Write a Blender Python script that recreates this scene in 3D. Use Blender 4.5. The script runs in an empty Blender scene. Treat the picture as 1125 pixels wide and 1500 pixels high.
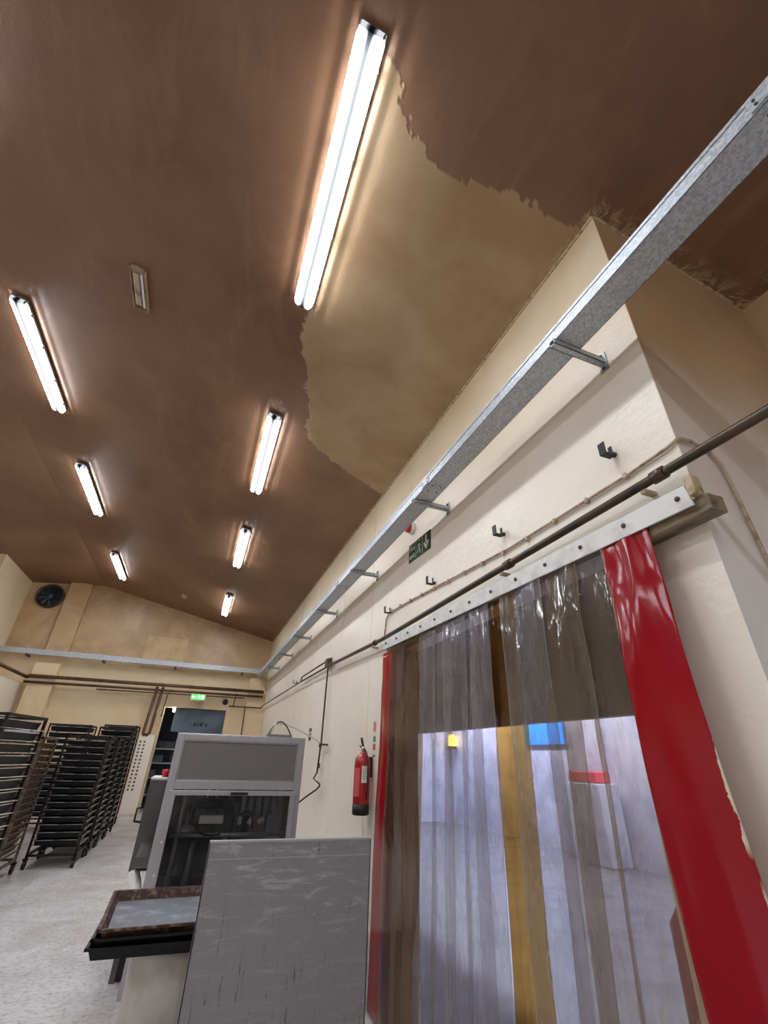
import bpy, bmesh, math, random
from mathutils import Vector, Matrix, noise
R = math.radians
random.seed(7)
C = bpy.context.scene.collection
SC = bpy.context.scene

# ------------------------------------------------------------ camera
cam_d = bpy.data.cameras.new('camera'); cam = bpy.data.objects.new('camera', cam_d); C.objects.link(cam)
cam_d.sensor_fit = 'VERTICAL'; cam_d.sensor_height = 36.0
cam_d.lens = 36.0 * 645.0 / 1500.0
cam_d.clip_start = 0.02; cam_d.clip_end = 200
right = Vector((0.93242, -0.36171, 0.02886)); down = Vector((0.201, 0.449, -0.871)); fwd = Vector((0.3021, 0.8170, 0.4911))
fwd.normalize(); right = (right - fwd * right.dot(fwd)).normalized(); up = right.cross(fwd)
m = Matrix((right, up, -fwd)).transposed().to_4x4(); m.translation = Vector((0, 0, 1.45))
cam.matrix_world = m
SC.camera = cam

# ------------------------------------------------------------ light and exposure
W = bpy.data.worlds.new('world'); SC.world = W; W.use_nodes = True
W.node_tree.nodes['Background'].inputs[0].default_value = (0.8, 0.85, 1, 1)
W.node_tree.nodes['Background'].inputs[1].default_value = 0.02
SC.view_settings.view_transform = 'Standard'; SC.view_settings.look = 'None'
SC.view_settings.gamma = 1; SC.view_settings.use_curve_mapping = False
SC.view_settings.exposure = 3.0
TUBE = 13.0          # radiance of the fluorescent diffusers
BAY = 60.0           # watts of the loading bay lamps

# ------------------------------------------------------------ dimensions
XR, YF, YC = 1.96, 16.1, 1.11
ZC, SL, XK = 4.96, 0.2119, -3.65
XL, YL = -5.6, 13.75
def ceil_z(x):
    if x >= XK: return ZC + (XR - x) * SL
    zk = ZC + (XR - XK) * SL
    return zk - (XK - x) * 0.10

# ------------------------------------------------------------ materials
def lin(c):
    c = c / 255.0
    return c / 12.92 if c <= 0.04045 else ((c + 0.055) / 1.055) ** 2.4
def rgb(r, g, b): return (lin(r), lin(g), lin(b), 1)
class NT:
    def __init__(s, name):
        s.m = bpy.data.materials.new(name); s.m.use_nodes = True
        s.t = s.m.node_tree; s.n = s.t.nodes; s.b = s.n['Principled BSDF']; s.o = s.n['Material Output']
        s.tc = s.n.new('ShaderNodeTexCoord').outputs['Object']
    def link(s, a, b): s.t.links.new(a, b)
    def mapping(s, scale=(1,1,1), rot=(0,0,0)):
        n = s.n.new('ShaderNodeMapping'); n.inputs['Scale'].default_value = scale; n.inputs['Rotation'].default_value = rot
        s.link(s.tc, n.inputs[0]); return n.outputs[0]
    def noise(s, scale, detail=4, rough=0.6, vec=None, dist=0):
        n = s.n.new('ShaderNodeTexNoise'); n.inputs['Scale'].default_value = scale; n.inputs['Detail'].default_value = detail
        n.inputs['Roughness'].default_value = rough; n.inputs['Distortion'].default_value = dist
        s.link(vec or s.tc, n.inputs['Vector']); return n.outputs['Fac']
    def ramp(s, f, a, b, ca=(0,0,0,1), cb=(1,1,1,1)):
        n = s.n.new('ShaderNodeValToRGB'); e = n.color_ramp.elements
        e[0].position = a; e[1].position = b; e[0].color = ca; e[1].color = cb
        s.link(f, n.inputs[0]); return n.outputs[0]
    def mix(s, f, a, b, mode='MIX'):
        n = s.n.new('ShaderNodeMix'); n.data_type = 'RGBA'; n.blend_type = mode
        for v, k in ((f, 0), (a, 6), (b, 7)):
            if isinstance(v, (int, float)): n.inputs[k].default_value = v
            elif isinstance(v, tuple): n.inputs[k].default_value = v
            else: s.link(v, n.inputs[k])
        return n.outputs[2]
    def math(s, op, a, b=0.0):
        n = s.n.new('ShaderNodeMath'); n.operation = op
        for v, k in ((a, 0), (b, 1)):
            if isinstance(v, (int, float)): n.inputs[k].default_value = v
            else: s.link(v, n.inputs[k])
        return n.outputs[0]
    def attr(s, name):
        n = s.n.new('ShaderNodeAttribute'); n.attribute_name = name; return n.outputs['Fac']
    def bump(s, h, strength=0.3, dist=0.01):
        n = s.n.new('ShaderNodeBump'); n.inputs['Strength'].default_value = strength; n.inputs['Distance'].default_value = dist
        s.link(h, n.inputs['Height']); s.link(n.outputs[0], s.b.inputs['Normal'])
        return n.outputs[0]
    def set(s, col=None, rough=None, metal=None, coat=None, spec=None):
        for v, k in ((col, 'Base Color'), (rough, 'Roughness'), (metal, 'Metallic'), (coat, 'Coat Weight'), (spec, 'Specular IOR Level')):
            if v is None: continue
            if isinstance(v, (int, float, tuple)): s.b.inputs[k].default_value = v
            else: s.link(v, s.b.inputs[k])
        return s.m
def simple(name, c, rough=0.6, metal=0.0, c2=None, scale=8, a=0.45, b=0.65, bump=0, coat=None, spec=None, stretch=None):
    n = NT(name); col = c
    if c2:
        f = n.noise(scale, 5, 0.6, n.mapping(stretch) if stretch else None)
        col = n.mix(n.ramp(f, a, b), c, c2)
        if bump: n.bump(f, bump)
    return n.set(col, rough, metal, coat, spec)

M = {}
def wall_mat(name, base, dirty, scuff, bumpy=0.25, stain_shade=None):
    n = NT(name)
    big = n.ramp(n.noise(0.7, 5, 0.65), 0.40, 0.72)
    col = n.mix(n.math('MULTIPLY', big, 0.45), base, dirty)
    sp = n.ramp(n.noise(9, 8, 0.7, n.mapping((1, 1, 0.35)), 0.6), 0.60, 0.70)
    col = n.mix(n.math('MULTIPLY', sp, 0.35), col, scuff)
    if stain_shade:      # smoke-stained upper band, ragged lower edge; on the recess also painted shade
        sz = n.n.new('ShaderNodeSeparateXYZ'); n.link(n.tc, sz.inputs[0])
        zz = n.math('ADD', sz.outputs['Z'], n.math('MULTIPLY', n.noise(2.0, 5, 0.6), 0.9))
        col = n.mix(n.ramp(n.math('MULTIPLY', zz, 0.1), stain_shade[0], stain_shade[1]), col, n.mix(n.ramp(n.noise(1.1, 6, 0.65, None, 0.5), 0.35, 0.7), stain_shade[2], stain_shade[3]))
    f = n.noise(14, 4, 0.55); n.bump(f, bumpy, 0.012)
    n.b.inputs['Coat Weight'].default_value = 0.0
    return n.set(col, n.ramp(n.noise(5), 0.3, 0.7, (0.32,)*3 + (1,), (0.46,)*3 + (1,)))
M['wall'] = wall_mat('cream_gloss_wall_paint', rgb(243, 233, 217), rgb(226, 209, 182), rgb(244, 236, 224), 0.45, (0.36, 0.54, rgb(218, 194, 158), rgb(230, 208, 174)))
M['farwall'] = wall_mat('aged_cream_wall_paint', rgb(226, 203, 166), rgb(198, 158, 106), rgb(236, 218, 188), 0.25, (0.41, 0.45, rgb(176, 142, 104), rgb(204, 172, 132)))
M['recess'] = wall_mat('shaded_recess_paint', rgb(240, 236, 234), rgb(224, 214, 206), rgb(236, 232, 230), 0.1, (0.29, 0.42, rgb(192, 160, 122), rgb(204, 174, 138)))  # tan above, white below: staining plus light falloff painted into the colour
# ceiling: old nicotine-brown paint with a fresher lighter patch, attributes fresh / edge carry the stain shapes
n = NT('brown_stained_ceiling_paint')
old = n.mix(n.ramp(n.noise(0.55, 4, 0.6), 0.38, 0.66), rgb(140, 104, 76), rgb(118, 82, 57))
old = n.mix(n.math('MULTIPLY', n.ramp(n.noise(2.6, 6, 0.7, n.mapping((1, 0.3, 1)), 0.8), 0.5, 0.75), 0.45), old, rgb(160, 124, 94))
new = n.mix(n.ramp(n.noise(1.3, 4, 0.6, None, 0.4), 0.35, 0.7), rgb(186, 158, 124), rgb(164, 130, 92))
col = n.mix(n.attr('fresh'), old, new)
pe = n.math('MULTIPLY', n.attr('edge'), n.ramp(n.noise(9, 8, 0.75, None, 1.2), 0.48, 0.56))
col = n.mix(pe, col, rgb(196, 168, 128))
fs = n.noise(42, 4, 0.6); 
n.bump(n.math('ADD', n.math('MULTIPLY', fs, 0.3), n.math('ADD', n.math('MULTIPLY', n.attr('fresh'), 1.2), n.noise(2.2, 3, 0.5))), 0.35, 0.02)
M['ceiling'] = n.set(col, 0.5)
# floor
n = NT('pale_worn_screed_floor')
f1 = n.noise(1.6, 7, 0.7, None, 0.5); f2 = n.noise(26, 8, 0.8)
col = n.mix(n.ramp(f1, 0.35, 0.68), rgb(214, 209, 208), rgb(180, 172, 168))
col = n.mix(n.math('MULTIPLY', n.ramp(f2, 0.50, 0.62), 0.7), col, rgb(116, 108, 104))
n.bump(f2, 0.3, 0.01)
M['floor'] = n.set(col, n.ramp(f1, 0.3, 0.7, (0.35,)*3 + (1,), (0.6,)*3 + (1,)))
# metals
n = NT('spangled_galvanised_steel')
v = n.n.new('ShaderNodeTexVoronoi'); v.inputs['Scale'].default_value = 85; n.link(n.tc, v.inputs['Vector'])
bw = n.n.new('ShaderNodeRGBToBW'); n.link(v.outputs['Color'], bw.inputs[0])
col = n.mix(n.ramp(bw.outputs[0], 0.2, 0.8), rgb(168, 174, 180), rgb(206, 210, 214))
col = n.mix(n.math('MULTIPLY', n.ramp(n.noise(6, 5, 0.7), 0.55, 0.75), 0.4), col, rgb(140, 144, 150))
M['galv'] = n.set(col, n.ramp(bw.outputs[0], 0, 1, (0.42,)*3 + (1,), (0.6,)*3 + (1,)), 0.5)
n = NT('brushed_stainless_steel')
br = n.noise(160, 3, 0.5, n.mapping((1, 1, 0.05)))
col = n.mix(n.ramp(br, 0.35, 0.65), rgb(178, 177, 182), rgb(192, 191, 196))
M['steel'] = n.set(col, 0.36, 0.6)
n = NT('dull_scratched_stainless_steel')
s1 = n.noise(5, 8, 0.75, n.mapping((9, 1, 0.9)), 0.4); s2 = n.noise(4, 6, 0.7, n.mapping((1.2, 1, 7)), 0.8)
col = n.mix(n.ramp(s1, 0.60, 0.68), rgb(150, 148, 151), rgb(62, 58, 60))
sp_ = n.n.new('ShaderNodeSeparateXYZ'); n.link(n.tc, sp_.inputs[0])
hi = n.ramp(sp_.outputs['Z'], 0.72, 1.02, (0.25,)*3 + (1,), (1, 1, 1, 1))
col = n.mix(n.math('MULTIPLY', n.math('MULTIPLY', n.ramp(s2, 0.52, 0.68), hi), 0.8), col, rgb(206, 206, 216))
s3 = n.ramp(n.noise(7, 7, 0.75, n.mapping((10, 1, 0.8)), 0.3), 0.60, 0.64)
col = n.mix(n.math('MULTIPLY', s3, n.ramp(sp_.outputs['Z'], 0.55, 0.95, (1, 1, 1, 1), (0.05,)*3 + (1,))), col, rgb(52, 49, 50))
col = n.mix(n.math('MULTIPLY', n.ramp(n.noise(90, 2, 0.5), 0.4, 0.7), 0.25), col, rgb(126, 124, 128))
M['plate'] = n.set(col, n.ramp(s2, 0.4, 0.7, (0.5,)*3 + (1,), (0.34,)*3 + (1,)), 0.3)
M['panelgrey'] = simple('grey_hammered_panel', rgb(122, 118, 114), 0.5, 0.25, rgb(132, 128, 124), 140, bump=0.15)
M['darksteel'] = simple('dark_machine_steel', rgb(104, 104, 108), 0.4, 0.5, rgb(66, 66, 70), 6)
M['sidebox'] = simple('matt_grey_side_cover', rgb(98, 94, 94), 0.45, 0.3, rgb(84, 80, 80), 3)
M['black'] = simple('black_rubber', rgb(24, 23, 24), 0.5)
M['blackmetal'] = simple('black_sooty_rack_metal', rgb(34, 31, 31), 0.42, 0.5, rgb(52, 46, 43), 12)
M['traymetal'] = simple('blackened_baking_tray_metal', rgb(16, 15, 16), 0.45, 0.4, rgb(28, 26, 25), 9)
M['trayedge'] = simple('worn_bare_tray_rim', rgb(176, 170, 166), 0.38, 0.4, rgb(96, 88, 84), 9)
M['trayalu'] = simple('bright_aluminium_tray_rim', rgb(236, 230, 218), 0.4, 0.2, rgb(170, 160, 148), 10)
M['rust'] = simple('burnt_crusted_tray_rim', rgb(66, 42, 33), 0.7, 0.1, rgb(128, 106, 90), 30, 0.5, 0.68, 0.4)
M['traybed'] = simple('dusty_tray_base', rgb(132, 134, 142), 0.35, 0.5, rgb(196, 196, 202), 10, 0.5, 0.75)
M['dirty'] = simple('crusty_brown_rack_edges', rgb(122, 102, 88), 0.7, 0.1, rgb(50, 42, 38), 25, 0.4, 0.62, 0.4)
M['pipe'] = simple('tarnished_copper_pipe', rgb(92, 74, 62), 0.36, 0.55, rgb(58, 58, 52), 7, 0.42, 0.6, stretch=(1, 0.5, 1))
M['pipebrown'] = simple('brown_grimy_pipe', rgb(104, 74, 54), 0.4, 0.3, rgb(60, 42, 32), 6)
M['painted'] = simple('cream_painted_pipe', rgb(196, 176, 152), 0.4, 0, rgb(150, 126, 104), 18)
M['header'] = simple('white_painted_header_strip', rgb(222, 220, 216), 0.35, 0.1, rgb(200, 196, 190), 10)
M['timber'] = simple('grimy_timber_batten', rgb(150, 134, 108), 0.6, 0, rgb(86, 76, 60), 16, stretch=(1, 0.2, 1))
M['bolt'] = simple('dark_bolt_heads', rgb(88, 86, 82), 0.35, 0.7)
M['white'] = simple('white_plastic', rgb(226, 224, 220), 0.45)
M['bin'] = simple('off_white_bin_plastic', rgb(205, 200, 192), 0.5, 0, rgb(186, 178, 168), 5)
M['redbtn'] = simple('red_plastic', rgb(206, 30, 40), 0.35)
M['extred'] = simple('red_enamel_cylinder', rgb(176, 22, 28), 0.25, 0, rgb(160, 20, 26), 6, coat=0.5)
M['signgreen'] = simple('dark_green_sign_board', rgb(30, 62, 40), 0.4)
M['signwhite'] = simple('sign_white_print', rgb(226, 226, 206), 0.5)
M['signpink'] = simple('faded_red_sticker', rgb(214, 90, 96), 0.5)
M['signmid'] = simple('green_sticker', rgb(70, 130, 90), 0.5)
M['stickerbrown'] = simple('orange_warning_sticker', rgb(186, 130, 60), 0.5)
M['lampgrey'] = simple('grey_lamp_housing', rgb(150, 140, 132), 0.5, 0, rgb(110, 96, 84), 12)
M['lampold'] = simple('stained_lamp_plastic', rgb(170, 144, 118), 0.4, 0, rgb(120, 92, 68), 8)
M['clearish'] = simple('stained_clear_diffuser', rgb(190, 170, 146), 0.25, 0, rgb(150, 124, 100), 8)
M['bluewall'] = simple('blue_grey_store_room_paint', rgb(92, 106, 120), 0.5, 0, rgb(70, 82, 98), 2)
M['bluedark'] = simple('dark_blue_board', rgb(44, 56, 82), 0.5, 0, rgb(62, 76, 104), 4)
M['brownback'] = simple('brown_bulkhead_paint', rgb(120, 92, 74), 0.5, 0, rgb(90, 66, 52), 1.5)
M['baywall'] = simple('pale_bay_cladding', rgb(206, 208, 224), 0.5, 0, rgb(172, 176, 202), 1.6)
M['bayblue'] = simple('sky_blue_banner', rgb(24, 150, 250), 0.5)
M['bayred'] = simple('red_bag', rgb(240, 70, 100), 0.5)
M['bayyellow'] = simple('yellow_plastic', rgb(250, 200, 40), 0.5)
M['baygrey'] = simple('dark_grey_stock', rgb(70, 74, 86), 0.6, 0, rgb(110, 112, 124), 3)
M['patch'] = simple('aged_patch_board_paint', rgb(208, 178, 138), 0.5, 0, rgb(190, 158, 118), 2)
M['fanblue'] = simple('dark_blue_fan_plastic', rgb(34, 38, 52), 0.35)
M['baypale'] = simple('pale_wrapped_stock', rgb(206, 208, 224), 0.5, 0, rgb(180, 184, 204), 3)
M['bayfloor'] = simple('dark_grey_bay_floor', rgb(128, 128, 138), 0.4, 0, rgb(96, 96, 108), 2)
M['sealant'] = simple('peeling_cream_paint', rgb(200, 178, 146), 0.6, 0, rgb(150, 120, 86), 20)

def glassy(name, tint, haze, hazew, rough=0.08, dirt=0.12, streak=(11, 11, 3.0)):
    m = bpy.data.materials.new(name); m.use_nodes = True; t = m.node_tree; nd = t.nodes
    for x in list(nd): nd.remove(x)
    out = nd.new('ShaderNodeOutputMaterial'); tr = nd.new('ShaderNodeBsdfTransparent'); tr.inputs[0].default_value = tint
    df = nd.new('ShaderNodeBsdfDiffuse'); tl = nd.new('ShaderNodeBsdfTranslucent'); gl = nd.new('ShaderNodeBsdfGlossy')
    gl.inputs['Roughness'].default_value = rough; df.inputs[0].default_value = haze; tl.inputs[0].default_value = haze
    tc = nd.new('ShaderNodeTexCoord'); mp = nd.new('ShaderNodeMapping'); mp.inputs['Scale'].default_value = streak
    nz = nd.new('ShaderNodeTexNoise'); nz.inputs['Scale'].default_value = 1.0; nz.inputs['Detail'].default_value = 8; nz.inputs['Roughness'].default_value = 0.7
    rp = nd.new('ShaderNodeMapRange'); rp.inputs[1].default_value = 0.45; rp.inputs[2].default_value = 0.75; rp.inputs[3].default_value = hazew; rp.inputs[4].default_value = min(0.9, hazew + dirt)
    l = t.links.new
    l(tc.outputs['Object'], mp.inputs[0]); l(mp.outputs[0], nz.inputs['Vector']); l(nz.outputs['Fac'], rp.inputs[0])
    a = nd.new('ShaderNodeMixShader'); a.inputs[0].default_value = 0.55; l(df.outputs[0], a.inputs[1]); l(tl.outputs[0], a.inputs[2])
    at = nd.new('ShaderNodeAttribute'); at.attribute_name = 'rim'  # extra haze whitens cut edges, painting in the light their thickness catches
    mx_ = nd.new('ShaderNodeMath'); mx_.operation = 'MULTIPLY_ADD'; mx_.inputs[1].default_value = 0.34; l(at.outputs['Fac'], mx_.inputs[0]); l(rp.outputs[0], mx_.inputs[2]); mx_.use_clamp = True
    b = nd.new('ShaderNodeMixShader'); l(mx_.outputs[0], b.inputs[0]); l(tr.outputs[0], b.inputs[1]); l(a.outputs[0], b.inputs[2])
    mp2 = nd.new('ShaderNodeMapping'); mp2.inputs['Scale'].default_value = (5, 5, 0.9); l(tc.outputs['Object'], mp2.inputs[0])
    nz2 = nd.new('ShaderNodeTexNoise'); nz2.inputs['Scale'].default_value = 1.0; nz2.inputs['Detail'].default_value = 3; nz2.inputs['Distortion'].default_value = 0.5; l(mp2.outputs[0], nz2.inputs['Vector'])
    bp = nd.new('ShaderNodeBump'); bp.inputs['Strength'].default_value = 0.5; bp.inputs['Distance'].default_value = 0.06; l(nz2.outputs['Fac'], bp.inputs['Height']); l(bp.outputs[0], gl.inputs['Normal'])
    fr = nd.new('ShaderNodeFresnel'); fr.inputs[0].default_value = 1.45
    c = nd.new('ShaderNodeMixShader'); l(fr.outputs[0], c.inputs[0]); l(b.outputs[0], c.inputs[1]); l(gl.outputs[0], c.inputs[2])
    l(c.outputs[0], out.inputs[0]); return m
M['pvc_clear'] = glassy('clear_pvc', (0.88, 0.88, 0.90, 1), rgb(196, 188, 178), 0.32, 0.07, 0.26)
M['pvc_aged'] = glassy('yellowed_pvc', (0.82, 0.77, 0.68, 1), rgb(164, 148, 124), 0.40, 0.09, 0.24)
M['pvc_amber'] = glassy('amber_pvc', (0.62, 0.36, 0.08, 1), rgb(150, 96, 28), 0.18, 0.06, 0.14)
M['pvc_brown'] = glassy('brown_amber_pvc', (0.66, 0.50, 0.30, 1), rgb(150, 116, 80), 0.28, 0.06, 0.14)
M['pvc_tan'] = glassy('tan_pvc', (0.74, 0.62, 0.46, 1), rgb(150, 126, 100), 0.28, 0.07, 0.14)
M['pvc_edge'] = glassy('milky_yellow_pvc_edge', (0.7, 0.6, 0.42, 1), rgb(222, 198, 158), 0.8, 0.06, 0.2)
M['glass'] = glassy('guard_glass', (0.92, 0.93, 0.93, 1), rgb(120, 120, 126), 0.07, 0.04, 0.04)
n = NT('glossy_red_pvc')
es = n.math('ADD', n.attr('across'), n.math('MULTIPLY', n.noise(7, 6, 0.65, n.mapping((1, 1, 0.45))), 0.42))
f = n.math('MULTIPLY', n.math('GREATER_THAN', es, 1.19), n.attr('worn'))
M['pvc_red'] = n.set(n.mix(f, rgb(150, 7, 24), rgb(222, 210, 190)), 0.16)
n.bump(n.noise(5, 2, 0.4, n.mapping((1, 1, 0.3))), 0.25, 0.02)
def emit(name, col, s, col2=None, axis=None, half=None):
    m = bpy.data.materials.new(name); m.use_nodes = True; t = m.node_tree; nd = t.nodes
    for x in list(nd): nd.remove(x)
    out = nd.new('ShaderNodeOutputMaterial'); e = nd.new('ShaderNodeEmission'); e.inputs[0].default_value = col; e.inputs[1].default_value = s
    t.links.new(e.outputs[0], out.inputs[0]); return m, t, e
M['glow'], t, e = emit('lit_prismatic_diffuser', (0.87, 0.93, 1.0, 1), TUBE)
# two tubes behind the ribbed cover: strength falls between the tubes and towards the ends
tc = t.nodes.new('ShaderNodeTexCoord'); sx = t.nodes.new('ShaderNodeSeparateXYZ'); t.links.new(tc.outputs['Object'], sx.inputs[0])
def mth(op, a, b=0.0, c=None):
    k = t.nodes.new('ShaderNodeMath'); k.operation = op
    for i, v in enumerate((a, b) if c is None else (a, b, c)):
        if isinstance(v, (int, float)): k.inputs[i].default_value = v
        else: t.links.new(v, k.inputs[i])
    return k.outputs[0]
ax = mth('ABSOLUTE', sx.outputs['X']); ay = mth('ABSOLUTE', sx.outputs['Y'])
mid = mth('MINIMUM', mth('ADD', mth('POWER', mth('MULTIPLY', mth('MAXIMUM', mth('SUBTRACT', ax, 0.006), 0.0), 30.0), 3.0), 0.0075), 1.0)      # dim seam between the tubes
endf = mth('MINIMUM', mth('MAXIMUM', mth('MULTIPLY', mth('SUBTRACT', 0.985, ay), 9.0), 0.008), 1.0)
rib = mth('MULTIPLY_ADD', mth('SINE', mth('MULTIPLY', sx.outputs['Y'], 210.0)), 0.05, 0.10)
rf = mth('MAXIMUM', mth('GREATER_THAN', 0.074, ax), rib)
t.links.new(mth('MULTIPLY', mth('MULTIPLY', mth('MULTIPLY', mid, endf), rf), TUBE), e.inputs[1])
M['glow_far'] = emit('lit_lamp_face', (1, 0.95, 0.9, 1), TUBE)[0]
M['glow_bay'] = emit('lit_bay_tube', (0.80, 0.83, 1, 1), 21)[0]
M['glow_yellow'] = emit('lit_amber_lamp', (1, 0.62, 0.08, 1), 0.7)[0]
M['glow_green'] = emit('lit_green_exit_face', (0.16, 0.75, 0.22, 1), 0.16)[0]
M['glow_white'] = emit('lit_white_pictogram', (0.85, 1, 0.8, 1), 0.22)[0]

# ------------------------------------------------------------ mesh helpers
class MB:
    def __init__(s): s.bm = bmesh.new()
    def box(s, a, b, rot=None, piv=None):
        vs = []
        for x in (a[0], b[0]):
            for y in (a[1], b[1]):
                for z in (a[2], b[2]): vs.append(s.bm.verts.new((x, y, z)))
        for f in ((0,1,3,2), (4,6,7,5), (0,4,5,1), (2,3,7,6), (0,2,6,4), (1,5,7,3)): s.bm.faces.new([vs[i] for i in f])
        if rot is not None:
            p = Vector(piv) if piv else (Vector(a) + Vector(b)) / 2
            for v in vs: v.co = p + rot @ (v.co - p)
        return s
    def cbox(s, c, d, rot=None):
        c = Vector(c); d = Vector(d) / 2; return s.box(c - d, c + d, rot, c)
    def tube(s, pts, r, seg=10, caps=True):
        pts = [Vector(p) for p in pts]; rings = []; ref = None
        for i, p in enumerate(pts):
            if i == 0: d = pts[1] - p
            elif i == len(pts) - 1: d = p - pts[i-1]
            else: d = (pts[i+1] - p).normalized() + (p - pts[i-1]).normalized()
            d.normalize()
            if ref is None: ref = d.orthogonal().normalized()
            ref = (ref - d * ref.dot(d)).normalized(); o = d.cross(ref)
            rr = r[i] if isinstance(r, (list, tuple)) else r
            rings.append([s.bm.verts.new(p + ref * math.cos(2*math.pi*k/seg) * rr + o * math.sin(2*math.pi*k/seg) * rr) for k in range(seg)])
        for a, b in zip(rings, rings[1:]):
            for k in range(seg): s.bm.faces.new((a[k], a[(k+1) % seg], b[(k+1) % seg], b[k]))
        if caps: s.bm.faces.new(rings[0][::-1]); s.bm.faces.new(rings[-1])
        return s
    def lathe(s, c, prof, seg=24, axis='Z'):
        c = Vector(c); rings = []
        for r, h in prof:
            ring = []
            for k in range(seg):
                a = 2*math.pi*k/seg; u, v = r*math.cos(a), r*math.sin(a)
                off = {'Z': (u, v, h), 'X': (h, u, v), 'Y': (u, h, v)}[axis]
                ring.append(s.bm.verts.new(c + Vector(off)))
            rings.append(ring)
        for a, b in zip(rings, rings[1:]):
            for k in range(seg): s.bm.faces.new((a[k], a[(k+1) % seg], b[(k+1) % seg], b[k]))
        s.bm.faces.new(rings[0][::-1]); s.bm.faces.new(rings[-1]); return s
    def prism(s, poly, vec):
        vec = Vector(vec); a = [s.bm.verts.new(p) for p in poly]; b = [s.bm.verts.new(Vector(p) + vec) for p in poly]
        k = len(a)
        s.bm.faces.new(a[::-1]); s.bm.faces.new(b)
        for i in range(k): s.bm.faces.new((a[i], a[(i+1) % k], b[(i+1) % k], b[i]))
        return s
    def quad(s, *p): s.bm.faces.new([s.bm.verts.new(q) for q in p]); return s
    def done(s, name, mat, parent=None, smooth=False, bevel=0, recentre=True):
        bmesh.ops.recalc_face_normals(s.bm, faces=s.bm.faces[:])
        off = Vector((0, 0, 0))
        if parent is None and recentre:
            xs = [v.co.x for v in s.bm.verts]; ys = [v.co.y for v in s.bm.verts]; zs = [v.co.z for v in s.bm.verts]
            off = Vector(((min(xs)+max(xs))/2, (min(ys)+max(ys))/2, min(zs)))
            for v in s.bm.verts: v.co -= off
        me = bpy.data.meshes.new(name)
        if smooth:
            for f in s.bm.faces: f.smooth = len(f.verts) == 4
        s.bm.to_mesh(me); s.bm.free()
        for mm in (mat if isinstance(mat, list) else [mat]): me.materials.append(mm)
        o = bpy.data.objects.new(name, me); C.objects.link(o); o.location = off
        if parent: o.parent = parent
        if bevel:
            md = o.modifiers.new('bevel', 'BEVEL'); md.width = bevel; md.segments = 2; md.limit_method = 'ANGLE'
        return o
def done_each(b, name, mat, parent, smooth=False, bevel=0):
    bmesh.ops.recalc_face_normals(b.bm, faces=b.bm.faces[:]); left = set(b.bm.verts); out = []
    while left:
        seed = next(iter(left)); isl = {seed}; st = [seed]
        while st:
            v = st.pop()
            for e in v.link_edges:
                w = e.other_vert(v)
                if w not in isl: isl.add(w); st.append(w)
        left -= isl; idx = {v: i for i, v in enumerate(isl)}
        fs = {f for v in isl for f in v.link_faces}
        nb = MB(); vv = [nb.bm.verts.new(v.co) for v in isl]
        for f in fs: nb.bm.faces.new([vv[idx[v]] for v in f.verts])
        out.append(nb.done(name, mat, parent, smooth, bevel))
    b.bm.free(); return out
def thing(name, label, cat, loc=(0,0,0), rotz=0, group=None):
    o = bpy.data.objects.new(name, None); C.objects.link(o); o.empty_display_size = 0.1
    o.location = loc; o.rotation_euler = (0, 0, rotz); o['label'] = label; o['category'] = cat
    if group: o['group'] = group
    return o
def tag(o, label, cat, group=None):
    o['label'] = label; o['category'] = cat
    if group: o['group'] = group
    return o
def struct(o): o['kind'] = 'structure'; return o
def copy_tree(o, parent=None):
    c = o.copy(); C.objects.link(c); c.parent = parent
    for ch in KIDS[o.name] if o.name in KIDS else [x for x in C.objects if x.parent == o]: copy_tree(ch, c)
    return c
KIDS = {}
def arc(p0, p1, p2, n=8):      # quadratic curve
    p0, p1, p2 = Vector(p0), Vector(p1), Vector(p2)
    return [p0*(1-t)**2 + p1*2*t*(1-t) + p2*t*t for t in [i/n for i in range(n+1)]]

# ------------------------------------------------------------ structure
T = 0.28
OY0, OY1, OZ = 1.52, 4.78, 2.56          # opening behind the strip curtain
RX, RZ = 0.99, -0.45        # the floor ramps down to the curtained doorway
b = MB(); b.box((-12, -6, -0.1), (RX, 22, 0)); b.box((RX, -6, -0.1), (XR+T, YC, 0)); b.box((RX, 5.35, -0.1), (XR+T, 22, 0)); b.box((XR+T, -6, -0.1), (3.7, YC, 0))
b.prism([(RX, YC, 0), (XR-0.2, YC, RZ), (XR+T, YC, RZ), (XR+T, YC, RZ-0.1), (RX, YC, RZ-0.1)], (0, 5.35-YC, 0))
struct(b.done('floor', M['floor'], recentre=False))
struct(MB().box((XR+T, YC, RZ-0.1), (14, 22, RZ)).done('floor_bay', M['bayfloor'], recentre=False))
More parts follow.
